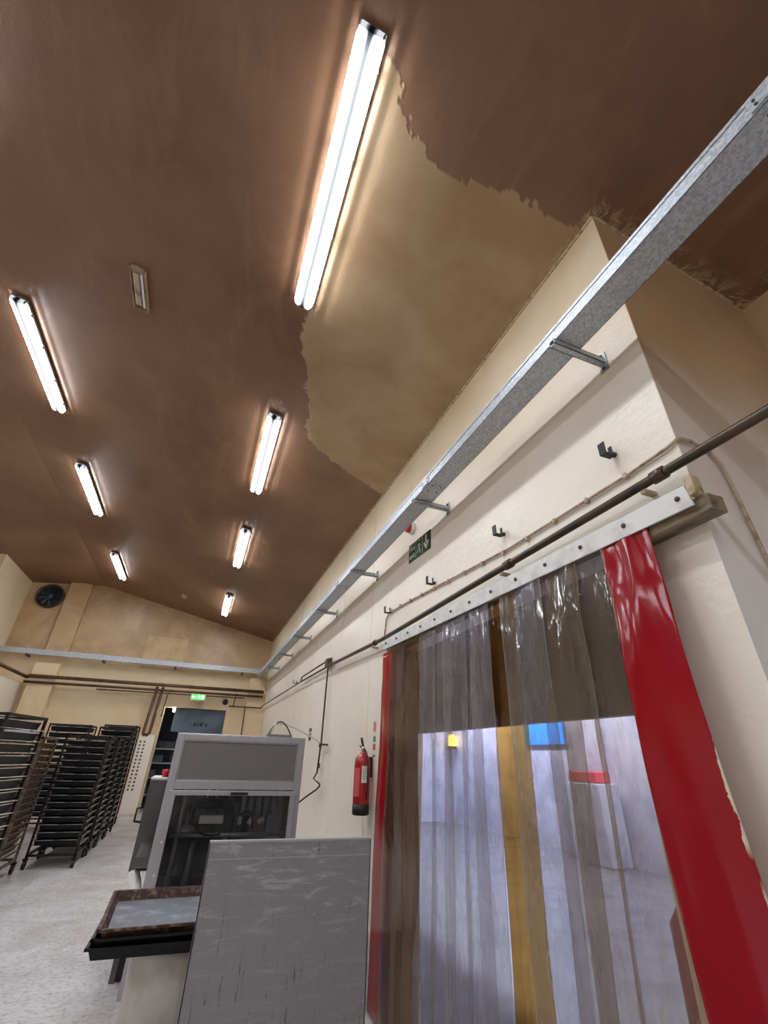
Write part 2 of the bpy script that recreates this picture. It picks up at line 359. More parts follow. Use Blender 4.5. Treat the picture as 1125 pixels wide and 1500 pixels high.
# ceiling grid
FX = [XK] + [XK + 0.5*i for i in range(1, 7)]
xs = [-12, -9, -7, -5.6, -4.6, XK] + [XK + 0.6*i for i in range(1, 6)]
x = 0.0
while x < 1.99: xs.append(round(x, 3)); x += 0.018
xs += [2.02 + 0.09*i for i in range(0, 17)]; xs.append(3.5)
xs = sorted(set(xs))
ys = [-6, -4, -2, -1, 0] + [0.2, 0.4, 0.5, 0.6]
y = 0.618
while y < 5.8: ys.append(round(y, 3)); y += 0.018
ys += [6 + 0.5*i for i in range(0, 20)] + [YF]
ys = sorted(set(ys))
patch = [(0.27,0.98),(0.31,0.95),(0.41,1.08),(0.50,1.20),(0.56,1.24),(0.69,1.26),(0.76,1.33),(0.84,1.34),(0.98,1.35),(1.13,1.31),(1.33,1.25),(1.53,1.22),(1.67,1.25),(1.88,1.22),(2.3,1.20),
         (2.3,5.4),(1.95,5.37),(1.22,5.14),(0.93,5.0),(0.72,4.9),(0.56,4.6),(0.58,4.4),(0.50,4.15),(0.43,3.98),(0.37,3.67),(0.22,3.36),(0.20,3.1),(0.24,2.95),(0.23,2.2),(0.22,1.44)]
def inside(px, py):
    r = False; k = len(patch)
    for i in range(k):
        (x1, y1), (x2, y2) = patch[i], patch[i-1]
        if (y1 > py) != (y2 > py) and px < (x2-x1)*(py-y1)/(y2-y1) + x1: r = not r
    return r
me = bpy.data.meshes.new('ceiling'); vs = []; fresh = []; edge = []
for y in ys:
    for x in xs:
        vs.append((x, y, ceil_z(x)))
        v = 0.0
        if 0.1 < x < 2.1 and 0.8 < y < 5.7:
            dx = 0.05*noise.noise(Vector((x*9, y*9, 0))) + 0.025*noise.noise(Vector((x*25, y*25, 3)))
            dy = 0.05*noise.noise(Vector((x*9, y*9, 7))) + 0.025*noise.noise(Vector((x*25, y*25, 9)))
            v = 1.0 if inside(x + dx, y + dy) else 0.0
        fresh.append(v)
        d = 9
        if y >= YC - 0.3: d = min(d, abs(x - XR)) if y > YC else d
        if x > XR - 0.05: d = min(d, abs(y - YC) if y < YC + .02 else 9)
        if y < YC: d = min(d, abs(3.4 - x))
        edge.append(max(0.0, 1 - d / (0.16 if x > XR else 0.07)))
nx = len(xs)
fs = [(j*nx+i, (j+1)*nx+i, (j+1)*nx+i+1, j*nx+i+1) for j in range(len(ys)-1) for i in range(nx-1)]
me.from_pydata(vs, [], fs); 
for nm, dat in (('fresh', fresh), ('edge', edge)):
    a = me.attributes.new(nm, 'FLOAT', 'POINT'); a.data.foreach_set('value', dat)
me.materials.append(M['ceiling']); o = bpy.data.objects.new('ceiling', me); C.objects.link(o); struct(o)
md = o.modifiers.new('solid', 'SOLIDIFY'); md.thickness = 0.15; md.offset = -1 if me.polygons[0].normal.z < 0 else -1
# right wall with the curtained opening (wall top follows the ceiling)
T = 0.28
b = MB()
b.box((XR, OY1, RZ), (XR+T, YF+T, ZC+.06)); b.box((XR, YC+.005, RZ), (XR+T, OY0, ZC+.06)); b.box((XR, OY0, OZ), (XR+T, OY1, ZC+.06))
struct(b.done('wall_right', M['wall'], recentre=False))
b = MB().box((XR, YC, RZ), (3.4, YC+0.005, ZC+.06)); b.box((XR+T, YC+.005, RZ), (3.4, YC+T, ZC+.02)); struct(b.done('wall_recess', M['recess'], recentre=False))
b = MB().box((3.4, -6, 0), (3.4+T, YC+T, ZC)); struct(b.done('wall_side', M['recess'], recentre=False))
b = MB().box((-12, -6-T, 0), (3.4+T, -6, 6.6)); struct(b.done('wall_rear', M['wall'], recentre=False))
b = MB().box((-12-T, -6, 0), (-12, YF, 6.6)); struct(b.done('wall_outer', M['wall'], recentre=False))
# far wall with the store room doorway
DX0, DX1, DZ = -0.97, 0.83, 2.69
b = MB()
b.box((-12, YF, 0), (DX0, YF+T, 6.6)); b.box((DX1, YF, 0), (XR+.02, YF+T, 6.6)); b.box((DX0, YF, DZ), (DX1, YF+T, 6.6))
struct(b.done('wall_far', M['farwall'], recentre=False))
# left wall: upper block and thicker lower block
b = MB().box((-7.5, YL, 0), (XL, YF, 6.1)); b.box((XL, YL, 0), (-4.8, YF, 3.05))
struct(b.done('wall_left', M['wall'], recentre=False))
# pilaster on the far wall, in two lengths
b = MB().box((-4.55, YF-0.16, 3.95), (-3.95, YF, 6.1)); b.box((-4.62, YF-0.3, 0), (-4.0, YF, 3.62))
struct(b.done('trim_1', M['farwall'], bevel=0.01, recentre=False))
b = MB().box((1.38, YF-0.2, 0), (XR, YF, 3.70)); struct(b.done('trim_2', M['farwall'], bevel=0.01, recentre=False))
# painted board seams on the right wall
b = MB()
for y in (9.0, 7.1, 5.65, 10.9): b.box((XR-0.006, y-0.012, 0), (XR, y+0.012, 4.9))
struct(b.done('trim_3', M['wall'], recentre=False))
# sealant bead along the ceiling joint
b = MB(); pts = [(XR-0.004, y, ceil_z(XR)-0.012+0.006*noise.noise(Vector((y*3, 0, 0)))) for y in [YC+0.25*i for i in range(60)]]
b.tube(pts, 0.014, 6); pts = [(x, YC-0.005, ceil_z(x)-0.014) for x in [XR+0.12*i for i in range(12)]]; b.tube(pts, 0.012, 6)
struct(b.done('trim_4', M['sealant'], recentre=False))
# raised patch board on the far wall
b = MB().box((-1.93, YF-0.03, 3.75), (-0.78, YF, 4.72)); b.box((-1.96, YF-0.05, 3.75), (-1.92, YF, 4.75)); b.box((-0.80, YF-0.05, 3.75), (-0.76, YF, 4.75))
tag(b.done('patch_board', M['patch'], bevel=0.006), 'pale rectangular board patched onto the far wall above the trunking', 'board')
# pale perforated panel beside the doorway
p = thing('perforated_panel', 'cream upright panel with rows of round holes left of the far doorway', 'panel', (-1.24, YF-0.16, 0))
b = MB().box((-0.2, -0.12, 0), (0.22, 0.15, 1.9)); b.done('board', M['wall'], p, bevel=0.008)
b = MB()
for i in range(14):
    for x in (-0.13, -0.02): b.lathe((x, -0.128, 0.55+0.09*i), [(0.028, 0), (0.028, 0.012)], 10, 'Y')
done_each(b, 'hole', M['baygrey'], p)
# door frame
# store room
struct(MB().box((-3.5, 19.5, 0), (3.5, 19.7, 3.4)).done('wall_store', M['bluewall'], recentre=False))
struct(MB().box((-3.7, YF+T, 0), (-3.5, 19.5, 3.4)).done('wall_store_left', M['bluewall'], recentre=False))
struct(MB().box((3.5, YF+T, 0), (3.7, 19.5, 3.4)).done('wall_store_right', M['bluewall'], recentre=False))
struct(MB().box((-3.7, YF+T, 3.4), (3.7, 19.7, 3.5)).done('ceiling_store', M['bluewall'], recentre=False))
d = thing('roller_door', 'half raised grey roller door in the far doorway', 'door', (-0.07, YF+0.16, 2.0))
MB().box((-0.6, 0, 0.03), (0.89, 0.04, 0.72)).done('curtain_panel', M['bluewall'], d)
b = MB()
for i, w in enumerate((0.07, 0.05, 0.10, 0.03, 0.07)): b.box((0.02+i*0.085, -0.006, 0.20), (0.02+i*0.085+w*0.7, 0, 0.30))
b.done('stencil_marks', M['black'], d)
l = thing('batten_lamp', 'bright lamp at the top left of the far doorway', 'light', (-0.62, YF+0.2, 2.58))
MB().box((-0.12, 0, 0), (0.12, 0.06, 0.09)).done('diffuser', M['glow_far'], l, bevel=0.02)
MB().box((-0.13, 0.06, -0.01), (0.13, 0.10, 0.10)).done('housing', M['lampgrey'], l)
s = thing('store_shelving', 'dark blue shelving with metal trays inside the far doorway', 'shelving', (-0.75, 17.6, 0))
b = MB()
for x in (-0.55, 0.55):
    for y in (0, 0.5): b.box((x-0.02, y-0.02, 0), (x+0.02, y+0.02, 2.0))
done_each(b, 'upright', M['bluedark'], s)
for z in (0.3, 0.75, 1.15, 1.55): MB().box((-0.57, -0.03, z), (0.57, 0.53, z+0.04)).done('shelf', M['steel'], s)
for i, (x, z, w) in enumerate(((-0.3, 0.79, 0.35), (0.2, 0.79, 0.3), (-0.2, 1.19, 0.4), (0.3, 1.19, 0.22), (0.0, 1.59, 0.5), (-0.3, 0.34, 0.3))):
    tag(MB().box((-0.75+x-w/2, 17.65, z), (-0.75+x+w/2, 18.0, z+0.2)).done('storage_box', M['bluedark'] if i % 2 else M['baygrey'], bevel=0.01),
        'small dark storage box on the shelving inside the far doorway', 'box', 'storage boxes inside the far doorway')

# ------------------------------------------------------------ extractor fan (far wall, top left)
f = thing('extractor_fan', 'round black extractor fan high in the far left corner', 'fan', (-4.98, YF, 5.58))
b = MB(); b.lathe((0, 0, 0), [(0.36, 0), (0.37, -0.10), (0.33, -0.12), (0.32, -0.02), (0.31, 0)], 32, 'Y'); b.done('fan_ring', M['pipe'], f, smooth=True)
b = MB(); b.lathe((0, -0.012, 0), [(0.32, 0), (0.32, -0.006)], 32, 'Y'); b.done('back_plate', M['black'], f)
for k in range(9):
    a = 2*math.pi*k/9; d = Vector((math.cos(a), 0, math.sin(a))); e2 = Vector((-math.sin(a), 0, math.cos(a)))
    b = MB(); q = [d*0.07+e2*-0.02, d*0.29+e2*-0.045, d*0.29+e2*0.055, d*0.07+e2*0.02]
    q = [Vector((v.x, -0.05 - (0.03 if i in (0, 1) else 0), v.z)) for i, v in enumerate(q)]
    b.prism(q, (0, -0.006, 0)); b.done('fan_blade', M['fanblue'], f)
MB().lathe((0, -0.04, 0), [(0.08, 0), (0.08, -0.05), (0.04, -0.065)], 20, 'Y').done('hub', M['bluedark'], f, smooth=True)

# ------------------------------------------------------------ ceiling lights
def lamp_meshes(parent):
    # local frame: z=0 on the ceiling surface, light hangs down; long side along y, 2 m
    b = MB()
    for yy in (-0.6, 0.6): b.box((-0.05, yy-0.06, -0.03), (0.05, yy+0.06, 0.0))
    done_each(b, 'mounting_foot', M['lampgrey'], parent)
    b = MB(); b.box((-0.09, -1.0, -0.065), (0.09, 1.0, -0.03)); b.done('housing', M['lampgrey'], parent, bevel=0.01)
    b = MB(); prof = [(-0.092, 0), (-0.088, -0.035), (-0.066, -0.058), (0.066, -0.058), (0.088, -0.035), (0.092, 0)]
    zs = [-1.0, -0.985, -0.94] + [-0.9 + 0.15*i for i in range(13)] + [0.94, 0.985, 1.0]
    rings = []
    for y in zs:
        k = 1.0 if abs(y) < 0.95 else (0.93 if abs(y) < 0.99 else 0.80)
        rings.append([b.bm.verts.new((x*k, y, -0.066 + z*k)) for x, z in prof])
    for a, c in zip(rings, rings[1:]):
        for i in range(len(prof)-1): b.bm.faces.new((a[i], a[i+1], c[i+1], c[i]))
    b.bm.faces.new(rings[0]); b.bm.faces.new(rings[-1][::-1])
    b.done('diffuser', M['glow'], parent, smooth=False)
    b = MB()
    for sx_ in (-1, 1):
        for y in (-0.8, -0.3, 0.3, 0.8): b.box((sx_*0.094-0.004, y-0.02, -0.085), (sx_*0.094+0.004, y+0.02, -0.045))
    done_each(b, 'clip', M['lampgrey'], parent)
rows = [(0.17, (-1.85, 1.87, 5.57, 9.10, 13.45), 'right row'), (-2.84, (-1.9, 1.75, 5.50, 9.02, 13.30), 'middle row'), (-6.5, (-1.9, 1.8, 5.5, 9.1, 14.6), 'left row')]
slope = math.atan(SL)
lbl = {(0, 1): 'large glowing twin tube ceiling light, nearest the camera at the top', (0, 2): 'glowing ceiling light second from the camera in the right row',
       (0, 3): 'glowing ceiling light third from the camera in the right row', (0, 4): 'glowing ceiling light farthest away in the right row',
       (1, 2): 'glowing ceiling light at the left photo edge, nearest of the middle row', (1, 3): 'glowing ceiling light second visible in the middle row',
       (1, 4): 'small glowing ceiling light farthest away in the middle row', (2, 4): 'ceiling light glowing at the far left edge above the left wall'}
first = None
for ri, (x, yl, nm) in enumerate(rows):
    for k, y in enumerate(yl):
        if first is None:
            root = thing('ceiling_light', '', 'ceiling light', group='twin tube ceiling lights'); lamp_meshes(root); first = root
        else: root = copy_tree(first)
        root.location = (x, y, ceil_z(x)); root.rotation_euler = (0, slope if x > XK else -0.10, 0)
        root['label'] = lbl.get((ri, k), ('ceiling light above and behind the viewer in the %s' % nm) if k == 0 else '%s ceiling light of the %s, past the left photo edge' % (('', 'nearest', 'second', 'third', 'fourth')[k], nm))
# unlit emergency fitting
e_ = thing('emergency_light', 'small unlit stained bulkhead light on the ceiling left of the large light', 'light', (-1.44, 3.62, ceil_z(-1.44)))
e_.rotation_euler = (0, slope, 0)
MB().box((-0.07, -0.24, -0.04), (0.07, 0.24, 0)).done('back_tray', M['lampold'], e_, bevel=0.008)
b = MB(); b.box((-0.08, -0.25, -0.055), (-0.066, 0.25, -0.035)); b.box((0.066, -0.25, -0.055), (0.08, 0.25, -0.035)); b.box((-0.08, -0.25, -0.055), (0.08, -0.236, -0.035)); b.box((-0.08, 0.236, -0.055), (0.08, 0.25, -0.035)); b.done('rim', M['lampold'], e_)
MB().box((-0.045, -0.19, -0.07), (0.02, 0.19, -0.04)).done('diffuser', M['clearish'], e_, bevel=0.015)
MB().tube([(0.04, -0.2, -0.055), (0.04, 0.2, -0.055)], 0.012).done('tube', M['white'], e_)
tag(MB().lathe((-1.08, 14.1, ceil_z(-1.08)), [(0.09, 0.02), (0.085, -0.05), (0.05, -0.09), (0.04, -0.12)], 20).done('smoke_detector', M['lampold'], smooth=True), 'small round detector on the ceiling far back', 'detector')

# ------------------------------------------------------------ galvanised cable trunking, right wall
TX0, TX1, TZ = 1.575, 1.765, 3.715
c = thing('cable_trunking', 'long galvanised steel trunking bracketed along the right wall', 'trunking', (TX0, 0, TZ))
w = TX1 - TX0; h = 0.10; Y0, Y1 = -3.0, 15.75
b = MB(); b.box((0, Y0, 0), (w, Y1, 0.003)); b.box((0, Y0, 0), (0.003, Y1, h)); b.box((w-0.003, Y0, 0), (w, Y1, h)); b.done('channel', M['galv'], c)
b = MB(); b.box((-0.004, Y0, h), (w+0.004, Y1, h+0.003)); b.box((-0.004, Y0, h-0.018), (-0.001, Y1, h)); b.done('lid', M['galv'], c)
b = MB()
for y in (0.12, 3.15, 6.2, 9.2, 12.2):
    b.box((-0.007, y-0.07, 0.012), (-0.001, y+0.07, h-0.022)); b.box((0.01, y-0.07, -0.004), (w-0.01, y+0.07, 0))
done_each(b, 'joint_plate', M['galv'], c)
b = MB()
for y in (0.12, 3.15, 6.2, 9.2, 12.2):
    for dy in (-0.045, 0.045):
        for z in (0.03, 0.06): b.lathe((-0.007, y+dy, z), [(0.007, 0), (0.005, -0.006)], 8, 'X')
        for xx in (0.05, w-0.05): b.lathe((xx, y+dy, -0.004), [(0.008, 0), (0.006, -0.006)], 8)
done_each(b, 'screw', M['bolt'], c)
for y in (1.36, 3.41, 5.46, 7.51, 9.56, 11.6, 13.65):
    b = MB(); s_ = 0.021; x0 = -0.02; x1 = XR - TX0 - 0.008; zt = -0.001; zb = zt - 0.042
    b.box((x0, y-s_, zt-0.004), (x1, y+s_, zt)); b.box((x0, y-s_, zb), (x1, y+s_, zb+0.004)); b.box((x0, y-s_, zb), (x1, y-s_+0.004, zt)); b.box((x0, y+s_-0.004, zb), (x1, y+s_, zt))
    br = b.done('wall_bracket', M['galv'], c)
    MB().box((x1, y-0.03, zb-0.05), (x1+0.006, y+0.03, zt+0.05)).done('end_plate', M['galv'], br)
    b = MB(); b.lathe((x1, y, zb-0.03), [(0.012, 0), (0.012, -0.01), (0.006, -0.014)], 6, 'X'); b.lathe((x1, y, zt+0.03), [(0.012, 0), (0.012, -0.01), (0.006, -0.014)], 6, 'X'); done_each(b, 'bolt', M['bolt'], br)
MB().box((TX0*0, 0, 0), (0, 0, 0)).bm.free()
c = thing('cable_trunking', 'galvanised trunking running across the far wall above the pipes', 'trunking', (0, 15.86, 3.82))
MB().box((-7.2 + 1.62, -0.09, 0), (1.75, 0.0, 0.14)).done('channel', M['galv'], c, bevel=0.004)
MB().box((-5.58, -0.095, 0.13), (1.76, 0.0, 0.145)).done('lid', M['galv'], c)
for x in (-4.9, -2.95, -0.95, 1.1): MB().box((x-0.025, -0.09, -0.05), (x+0.025, 0.24, 0)).done('wall_bracket', M['pipe'], c)

# ------------------------------------------------------------ pipes
def pipe(name, pts, r, mat, label, cat='pipe', seg=12, root=None, group=None):
    p = MB().tube(pts, r, seg).done(name, mat, smooth=True); tag(p, label, cat, group); return p
PX = 1.88
p = thing('copper_pipe', 'thick tarnished pipe running along the right wall above the curtain', 'pipe', (PX, 0, 2.7))
def rel(pts, o): return [Vector(q) - Vector(o.location) for q in pts]
MB().tube(rel([(PX, -3, 2.70), (PX, 1.2, 2.712), (PX, 5.0, 2.712), (PX, 7.55, 2.80)], p), 0.024, 14).done('tube', M['pipe'], p, smooth=True)
MB().tube(rel([(PX, 7.5, 2.80), (PX, 9.9, 2.835), (PX, 15.7, 2.86)], p), 0.015, 12).done('thin_tube', M['pipebrown'], p, smooth=True)
for y, z in ((1.2, 2.712), (2.45, 2.712), (5.25, 2.72)):
    MB().tube(rel([(PX, y-0.035, z), (PX, y+0.035, z)], p), 0.033, 14).done('coupling', M['pipe'], p, smooth=True)
    MB().box(Vector((PX, y+0.09, z-0.045)) - p.location, Vector((XR, y+0.12, z-0.025)) - p.location).done('saddle_clip', M['painted'], p)
pipe('branch_pipe', [(PX, 7.35, 2.90), (PX, 9.7, 2.92), (PX, 9.75, 2.84)], 0.014, M['pipebrown'], 'short brown branch pipe above the long right wall pipe')
v = thing('gas_drop_pipe', 'dark vertical pipe dropping down the right wall to a valve', 'pipe', (1.90, 7.62, 0))
MB().tube([(0, -0.05, 2.92), (0, 0.0, 2.9), (0, 0.02, 1.7), (0, 0.12, 1.25)], 0.014, 10).done('tube', M['pipebrown'], v, smooth=True)
MB().box((-0.04, -0.06, 2.80), (0.05, 0.10, 2.94)).done('elbow_block', M['pipebrown'], v, bevel=0.02)
MB().tube([(0, 0.0, 1.64), (0.02, -0.3, 1.63)], 0.012, 8).done('valve_lever', M['black'], v)
MB().tube([(0, 0.04, 1.67), (0, 0.06, 1.60)], 0.024, 10).done('valve', M['pipe'], v)
MB().tube([(0, 0.06, 1.38), (0, 0.07, 1.32)], 0.024, 10).done('union', M['pipe'], v)
tag(MB().tube([(1.9, 7.74, 1.26), (1.88, 7.85, 1.17), (1.89, 7.5, 1.12), (1.86, 7.35, 1.10), (1.86, 7.5, 1.05), (1.8, 7.9, 0.93), (1.68, 8.0, 0.82), (1.5, 7.6, 0.77), (1.26, 6.6, 0.83), (1.1, 5.8, 0.95), (1.0, 5.4, 1.0)], 0.012, 8).done('gas_hose', M['black'], smooth=True), 'black flexible hose looping from the drop pipe to the machine', 'hose')
# conduit with little clips
cp = [(1.945, 5.10, 2.76), (1.945, 5.05, 2.98), (1.945, 4.95, 3.03), (1.945, 4.3, 3.0), (1.945, 2.5, 2.875), (1.945, 1.4, 2.86), (1.945, 1.16, 2.87), (1.948, 1.10, 2.885)]
c = thing('conduit', 'thin cream painted conduit with clips above the thick pipe', 'conduit', (1.945, 1.1, 2.8))
MB().tube(rel(cp, c), 0.009, 8).done('tube', M['painted'], c, smooth=True)
cd = [(1.948, 1.10, 2.885), (1.97, 1.096, 2.892), (2.04, 1.094, 2.895), (2.15, 1.094, 2.87), (2.21, 1.094, 2.80), (2.235, 1.094, 2.6), (2.26, 1.094, 2.2), (2.28, 1.094, 1.2)]
pipe('conduit', cd, 0.009, M['painted'], 'cream painted conduit bending down on the recessed wall at the right edge', 'conduit', 8)
for i in range(13):
    y = 1.42 + i*0.29; z = 2.86 + max(0, (y-2.5)) * 0.078 - 0.0
    b = MB(); b.cbox(Vector((1.945, y, z)) - c.location, (0.03, 0.022, 0.036)); done_each(b, 'clip', M['painted'], c, bevel=0.005)
pipe('painted_cable', [(1.95, 1.25+0.25*i, 2.63 + 0.012*math.sin(i*1.3)) for i in range(15)], 0.010, M['wall'], 'cream painted cable between the pipe and the white curtain header', 'cable', 8)
pipe('painted_cable', [(1.95, 5.0, 2.74), (1.95, 5.02, 2.62), (1.95, 7.2, 2.70)], 0.012, M['wall'], 'cream painted cable on the wall left of the curtain header', 'cable', 8)
# far wall pipes
pipe('wall_pipe', [(-4.72, 12.5, 3.22), (-4.72, 15.9, 3.22), (-4.6, 15.76, 3.24), (1.86, 15.76, 3.27)], 0.048, M['pipebrown'], 'upper brown pipe across the far wall')
pipe('wall_pipe', [(-4.70, 15.76, 3.08), (1.86, 15.78, 3.13)], 0.034, M['pipebrown'], 'lower brown pipe across the far wall')
pipe('wall_pipe', [(-2.9, 15.85, 3.02), (1.3, 15.85, 3.06)], 0.018, M['pipebrown'], 'thin brown pipe just below the two far wall pipes')
pipe('drop_pipe', [(-1.30, 15.82, 3.2), (-1.36, 15.82, 1.95), (-1.32, 15.82, 1.88)], 0.045, M['pipebrown'], 'left one of two vertical brown pipes beside the far doorway')
pipe('drop_pipe', [(-1.14, 15.82, 3.2), (-1.20, 15.82, 1.95), (-1.28, 15.82, 1.88)], 0.045, M['pipebrown'], 'right one of two vertical brown pipes beside the far doorway')
pipe('drop_pipe', [(1.02, 15.84, 3.2), (1.0, 15.88, 2.8)], 0.016, M['pipebrown'], 'short vertical pipe right of the round black hole')
pipe('wall_pipe', [(0.87, 15.9, 2.80), (1.84, 15.8, 2.80), (1.88, 15.75, 2.84)], 0.02, M['pipebrown'], 'short horizontal pipe right of the far doorway')
pipe('drop_pipe', [(1.36, 15.84, 2.8), (1.40, 15.84, 1.6)], 0.016, M['pipebrown'], 'thin vertical pipe right of the far doorway')
pipe('drop_pipe', [(-0.98, 16.086, 3.1), (-1.02, 16.086, 2.4)], 0.014, M['pipebrown'], 'thin short pipe at the top left of the far doorway')
tag(MB().lathe((0.75, YF, 2.93), [(0.085, 0), (0.085, -0.03), (0.05, -0.04)], 20, 'Y').done('vent_cap', M['black']), 'round black cap beside the green exit sign', 'vent')

# ------------------------------------------------------------ exit signs, alarm, stickers
def text(body, size, loc, rot, mat, parent, name, depth=0.0015, sx=1.0):
    cu = bpy.data.curves.new(name, 'FONT'); cu.body = body; cu.size = size; cu.extrude = depth; cu.align_x = 'CENTER'; cu.align_y = 'CENTER'
    o = bpy.data.objects.new(name, cu); C.objects.link(o)
    dg = bpy.context.evaluated_depsgraph_get(); me = bpy.data.meshes.new_from_object(o.evaluated_get(dg))
    bpy.data.objects.remove(o); me.materials.clear(); me.materials.append(mat)
    o = bpy.data.objects.new(name, me); C.objects.link(o); o.location = loc; o.rotation_euler = rot; o.scale = (sx, 1, 1); o.parent = parent
    return o
s = thing('fire_exit_sign', 'dark green fire exit sign with running man on the right wall', 'sign', (XR, 4.10, 3.56))
s.rotation_euler = (R(3.0), 0, 0)
# on the wall the sign reads from +y (left, far) to -y (right, near)
MB().box((-0.008, -0.28, -0.11), (0, 0.28, 0.11)).done('board', M['signgreen'], s)
b = MB()
for y in (-0.085, 0.085): b.box((-0.0095, y-0.004, -0.10), (-0.008, y+0.004, 0.10))
done_each(b, 'divider', M['signwhite'], s)
RW = (R(90), 0, R(-90))
text('Fire', 0.095, (-0.010, 0.185, 0.042), RW, M['signwhite'], s, 'lettering')
text('exit', 0.095, (-0.010, 0.185, -0.045), RW, M['signwhite'], s, 'lettering')
b = MB()   # running man, y axis reversed (towards -y is to the right)
def man(b, x, cy, cz, k, th, ax='X'):
    def seg(p, q, w):
        (y1, z1), (y2, z2) = p, q; d = Vector((0, y2-y1, z2-z1)); n_ = Vector((0, -d.z, d.y)).normalized()*w
        P = [Vector((0, y1, z1))+n_, Vector((0, y2, z2))+n_, Vector((0, y2, z2))-n_, Vector((0, y1, z1))-n_]
        if ax == 'X': P = [Vector((x, cy+p_.y*k, cz+p_.z*k)) for p_ in P]; b.prism(P, (-th, 0, 0))
        else: P = [Vector((cy-p_.y*k, x, cz+p_.z*k)) for p_ in P]; b.prism(P, (0, -th, 0))
    for s_ in (((-.02,.45),(.06,0),.10), ((.0,.4),(-.28,.25),.05), ((-.28,.25),(-.34,.05),.04), ((.0,.4),(.22,.35),.05), ((.22,.35),(.34,.15),.04), ((.05,.02),(-.22,-.2),.07), ((-.22,-.2),(-.20,-.6),.06), ((.07,.02),(.25,-.28),.07), ((.25,-.28),(.5,-.38),.055), ((-.08,.68),(-.02,.82),.09)): seg(*s_)
man(b, -0.008, 0.0, -0.005, 0.115, 0.002); b.done('pictogram', M['signwhite'], s)
b = MB(); b.box((-0.010, -0.195, -0.01), (-0.008, -0.165, 0.085)); b.prism([(-0.008, -0.245, 0.0), (-0.008, -0.18, -0.085), (-0.008, -0.115, 0.0), (-0.008, -0.14, 0.01), (-0.008, -0.18, -0.04), (-0.008, -0.22, 0.01)], (-0.002, 0, 0)); b.done('arrow', M['signwhite'], s)
s = thing('exit_sign', 'small illuminated green exit sign above the far doorway', 'sign', (-0.09, 15.72, 2.90))
MB().box((-0.21, 0, 0), (0.21, 0.08, 0.17)).done('housing', M['white'], s)
MB().box((-0.20, -0.006, 0.01), (0.20, 0, 0.16)).done('face', M['glow_green'], s)
b = MB(); man(b, -0.006, 0.03, 0.08, 0.09, 0.003, 'Y'); b.box((-0.17, -0.009, 0.07), (-0.07, -0.006, 0.10)); b.prism([(-0.15, -0.006, 0.04), (-0.19, -0.006, 0.085), (-0.15, -0.006, 0.13)], (0, -0.003, 0)); b.box((0.10, -0.009, 0.03), (0.16, -0.006, 0.14)); b.done('pictogram', M['glow_white'], s)
MB().box((-0.01, 0.08, 0.05), (0.01, 0.38, 0.07)).done('bracket', M['pipe'], s)
a = thing('alarm_sounder', 'small red and white alarm sounder under the trunking on the right wall', 'alarm', (XR, 4.28, 3.88))
MB().lathe((0, 0, 0), [(0.075, 0), (0.075, -0.035), (0.05, -0.045)], 20, 'X').done('base', M['white'], a, smooth=True)
MB().lathe((-0.04, 0, 0), [(0.06, 0), (0.062, -0.035), (0.05, -0.05)], 20, 'X').done('red_cap', M['redbtn'], a, smooth=True)
s = thing('safety_sticker', 'tall narrow white notice with red and green symbols above the extinguisher', 'sign', (XR, 5.36, 1.46))
MB().box((-0.003, -0.05, 0), (0, 0.05, 0.40)).done('sheet', M['signwhite'], s)
for z, m_, hh in ((0.28, 'signpink', 0.10), (0.17, 'signmid', 0.06), (0.09, 'redbtn', 0.06), (0.02, 'baygrey', 0.02)):
    for y in (-0.022, 0.022): MB().box((-0.0045, y-0.017, z), (-0.003, y+0.017, z+hh)).done('symbol', M[m_], s)
s = thing('warning_sticker', 'brown and orange sticker on the wall behind the machine', 'sign', (XR, 8.75, 1.72))
for z, m_ in ((0, 'bluedark'), (0.065, 'stickerbrown'), (0.14, 'baygrey')): MB().box((-0.003, -0.09, z), (0, 0.09, z+0.06)).done('band', M[m_], s)

# ------------------------------------------------------------ empty pipe hooks
lb = ['black square wall bracket nearest the camera, above the curtain', 'second black wall bracket, above the thin conduit', 'third black wall bracket, below the fire exit sign', 'fourth black wall bracket, just above the conduit bend', 'farthest black wall bracket, near the branch pipe']
for i, (y, z) in enumerate(((1.46, 3.05), (2.56, 3.035), (3.75, 3.03), (4.91, 3.046), (10.6, 2.94))):
    h_ = thing('pipe_hook', lb[i], 'bracket', (XR, y, z), group='empty black pipe brackets')
    MB().box((-0.095, -0.022, -0.03), (-0.088, 0.022, 0.042)).done('lip', M['black'], h_)
    MB().box((-0.095, -0.022, -0.035), (-0.02, 0.022, -0.028)).done('seat', M['black'], h_)
    MB().tube([(-0.025, 0, -0.015), (0, 0, -0.015)], 0.016, 10).done('boss', M['pipebrown'], h_)
    MB().box((-0.03, -0.012, -0.03), (-0.024, 0.012, 0.035)).done('back_lip', M['black'], h_)
    if i == 0:
        for q in h_.children if False else []: pass

# ------------------------------------------------------------ strip curtain
CX = 1.86
k = thing('strip_curtain', 'wide PVC strip curtain with red end strips hanging over the doorway', 'curtain', (CX, 3.0, 0))
hb = MB(); hb.prism([(-0.035, -1.94, 2.455), (-0.035, 1.80, 2.545), (-0.035, 1.80, 2.65), (-0.035, -1.925, 2.565)], (0.012, 0, 0))
hd = hb.done('header_plate', M['header'], k, bevel=0.002)
for i in range(13):
    y = -1.88 + i*0.30; z = 2.515 + (y+1.9)*0.0235
    MB().lathe((-0.036, y, z), [(0.013, 0), (0.012, -0.006), (0.006, -0.012)], 8, 'X').done('bolt', M['bolt'], hd, smooth=True)
b = MB(); b.box((-0.005, -1.99, 2.42), (0.095, -1.50, 2.50)); b.box((0.0, -1.5, 2.50), (0.09, 1.8, 2.58)); b.done('timber_batten', M['timber'], k, bevel=0.006)
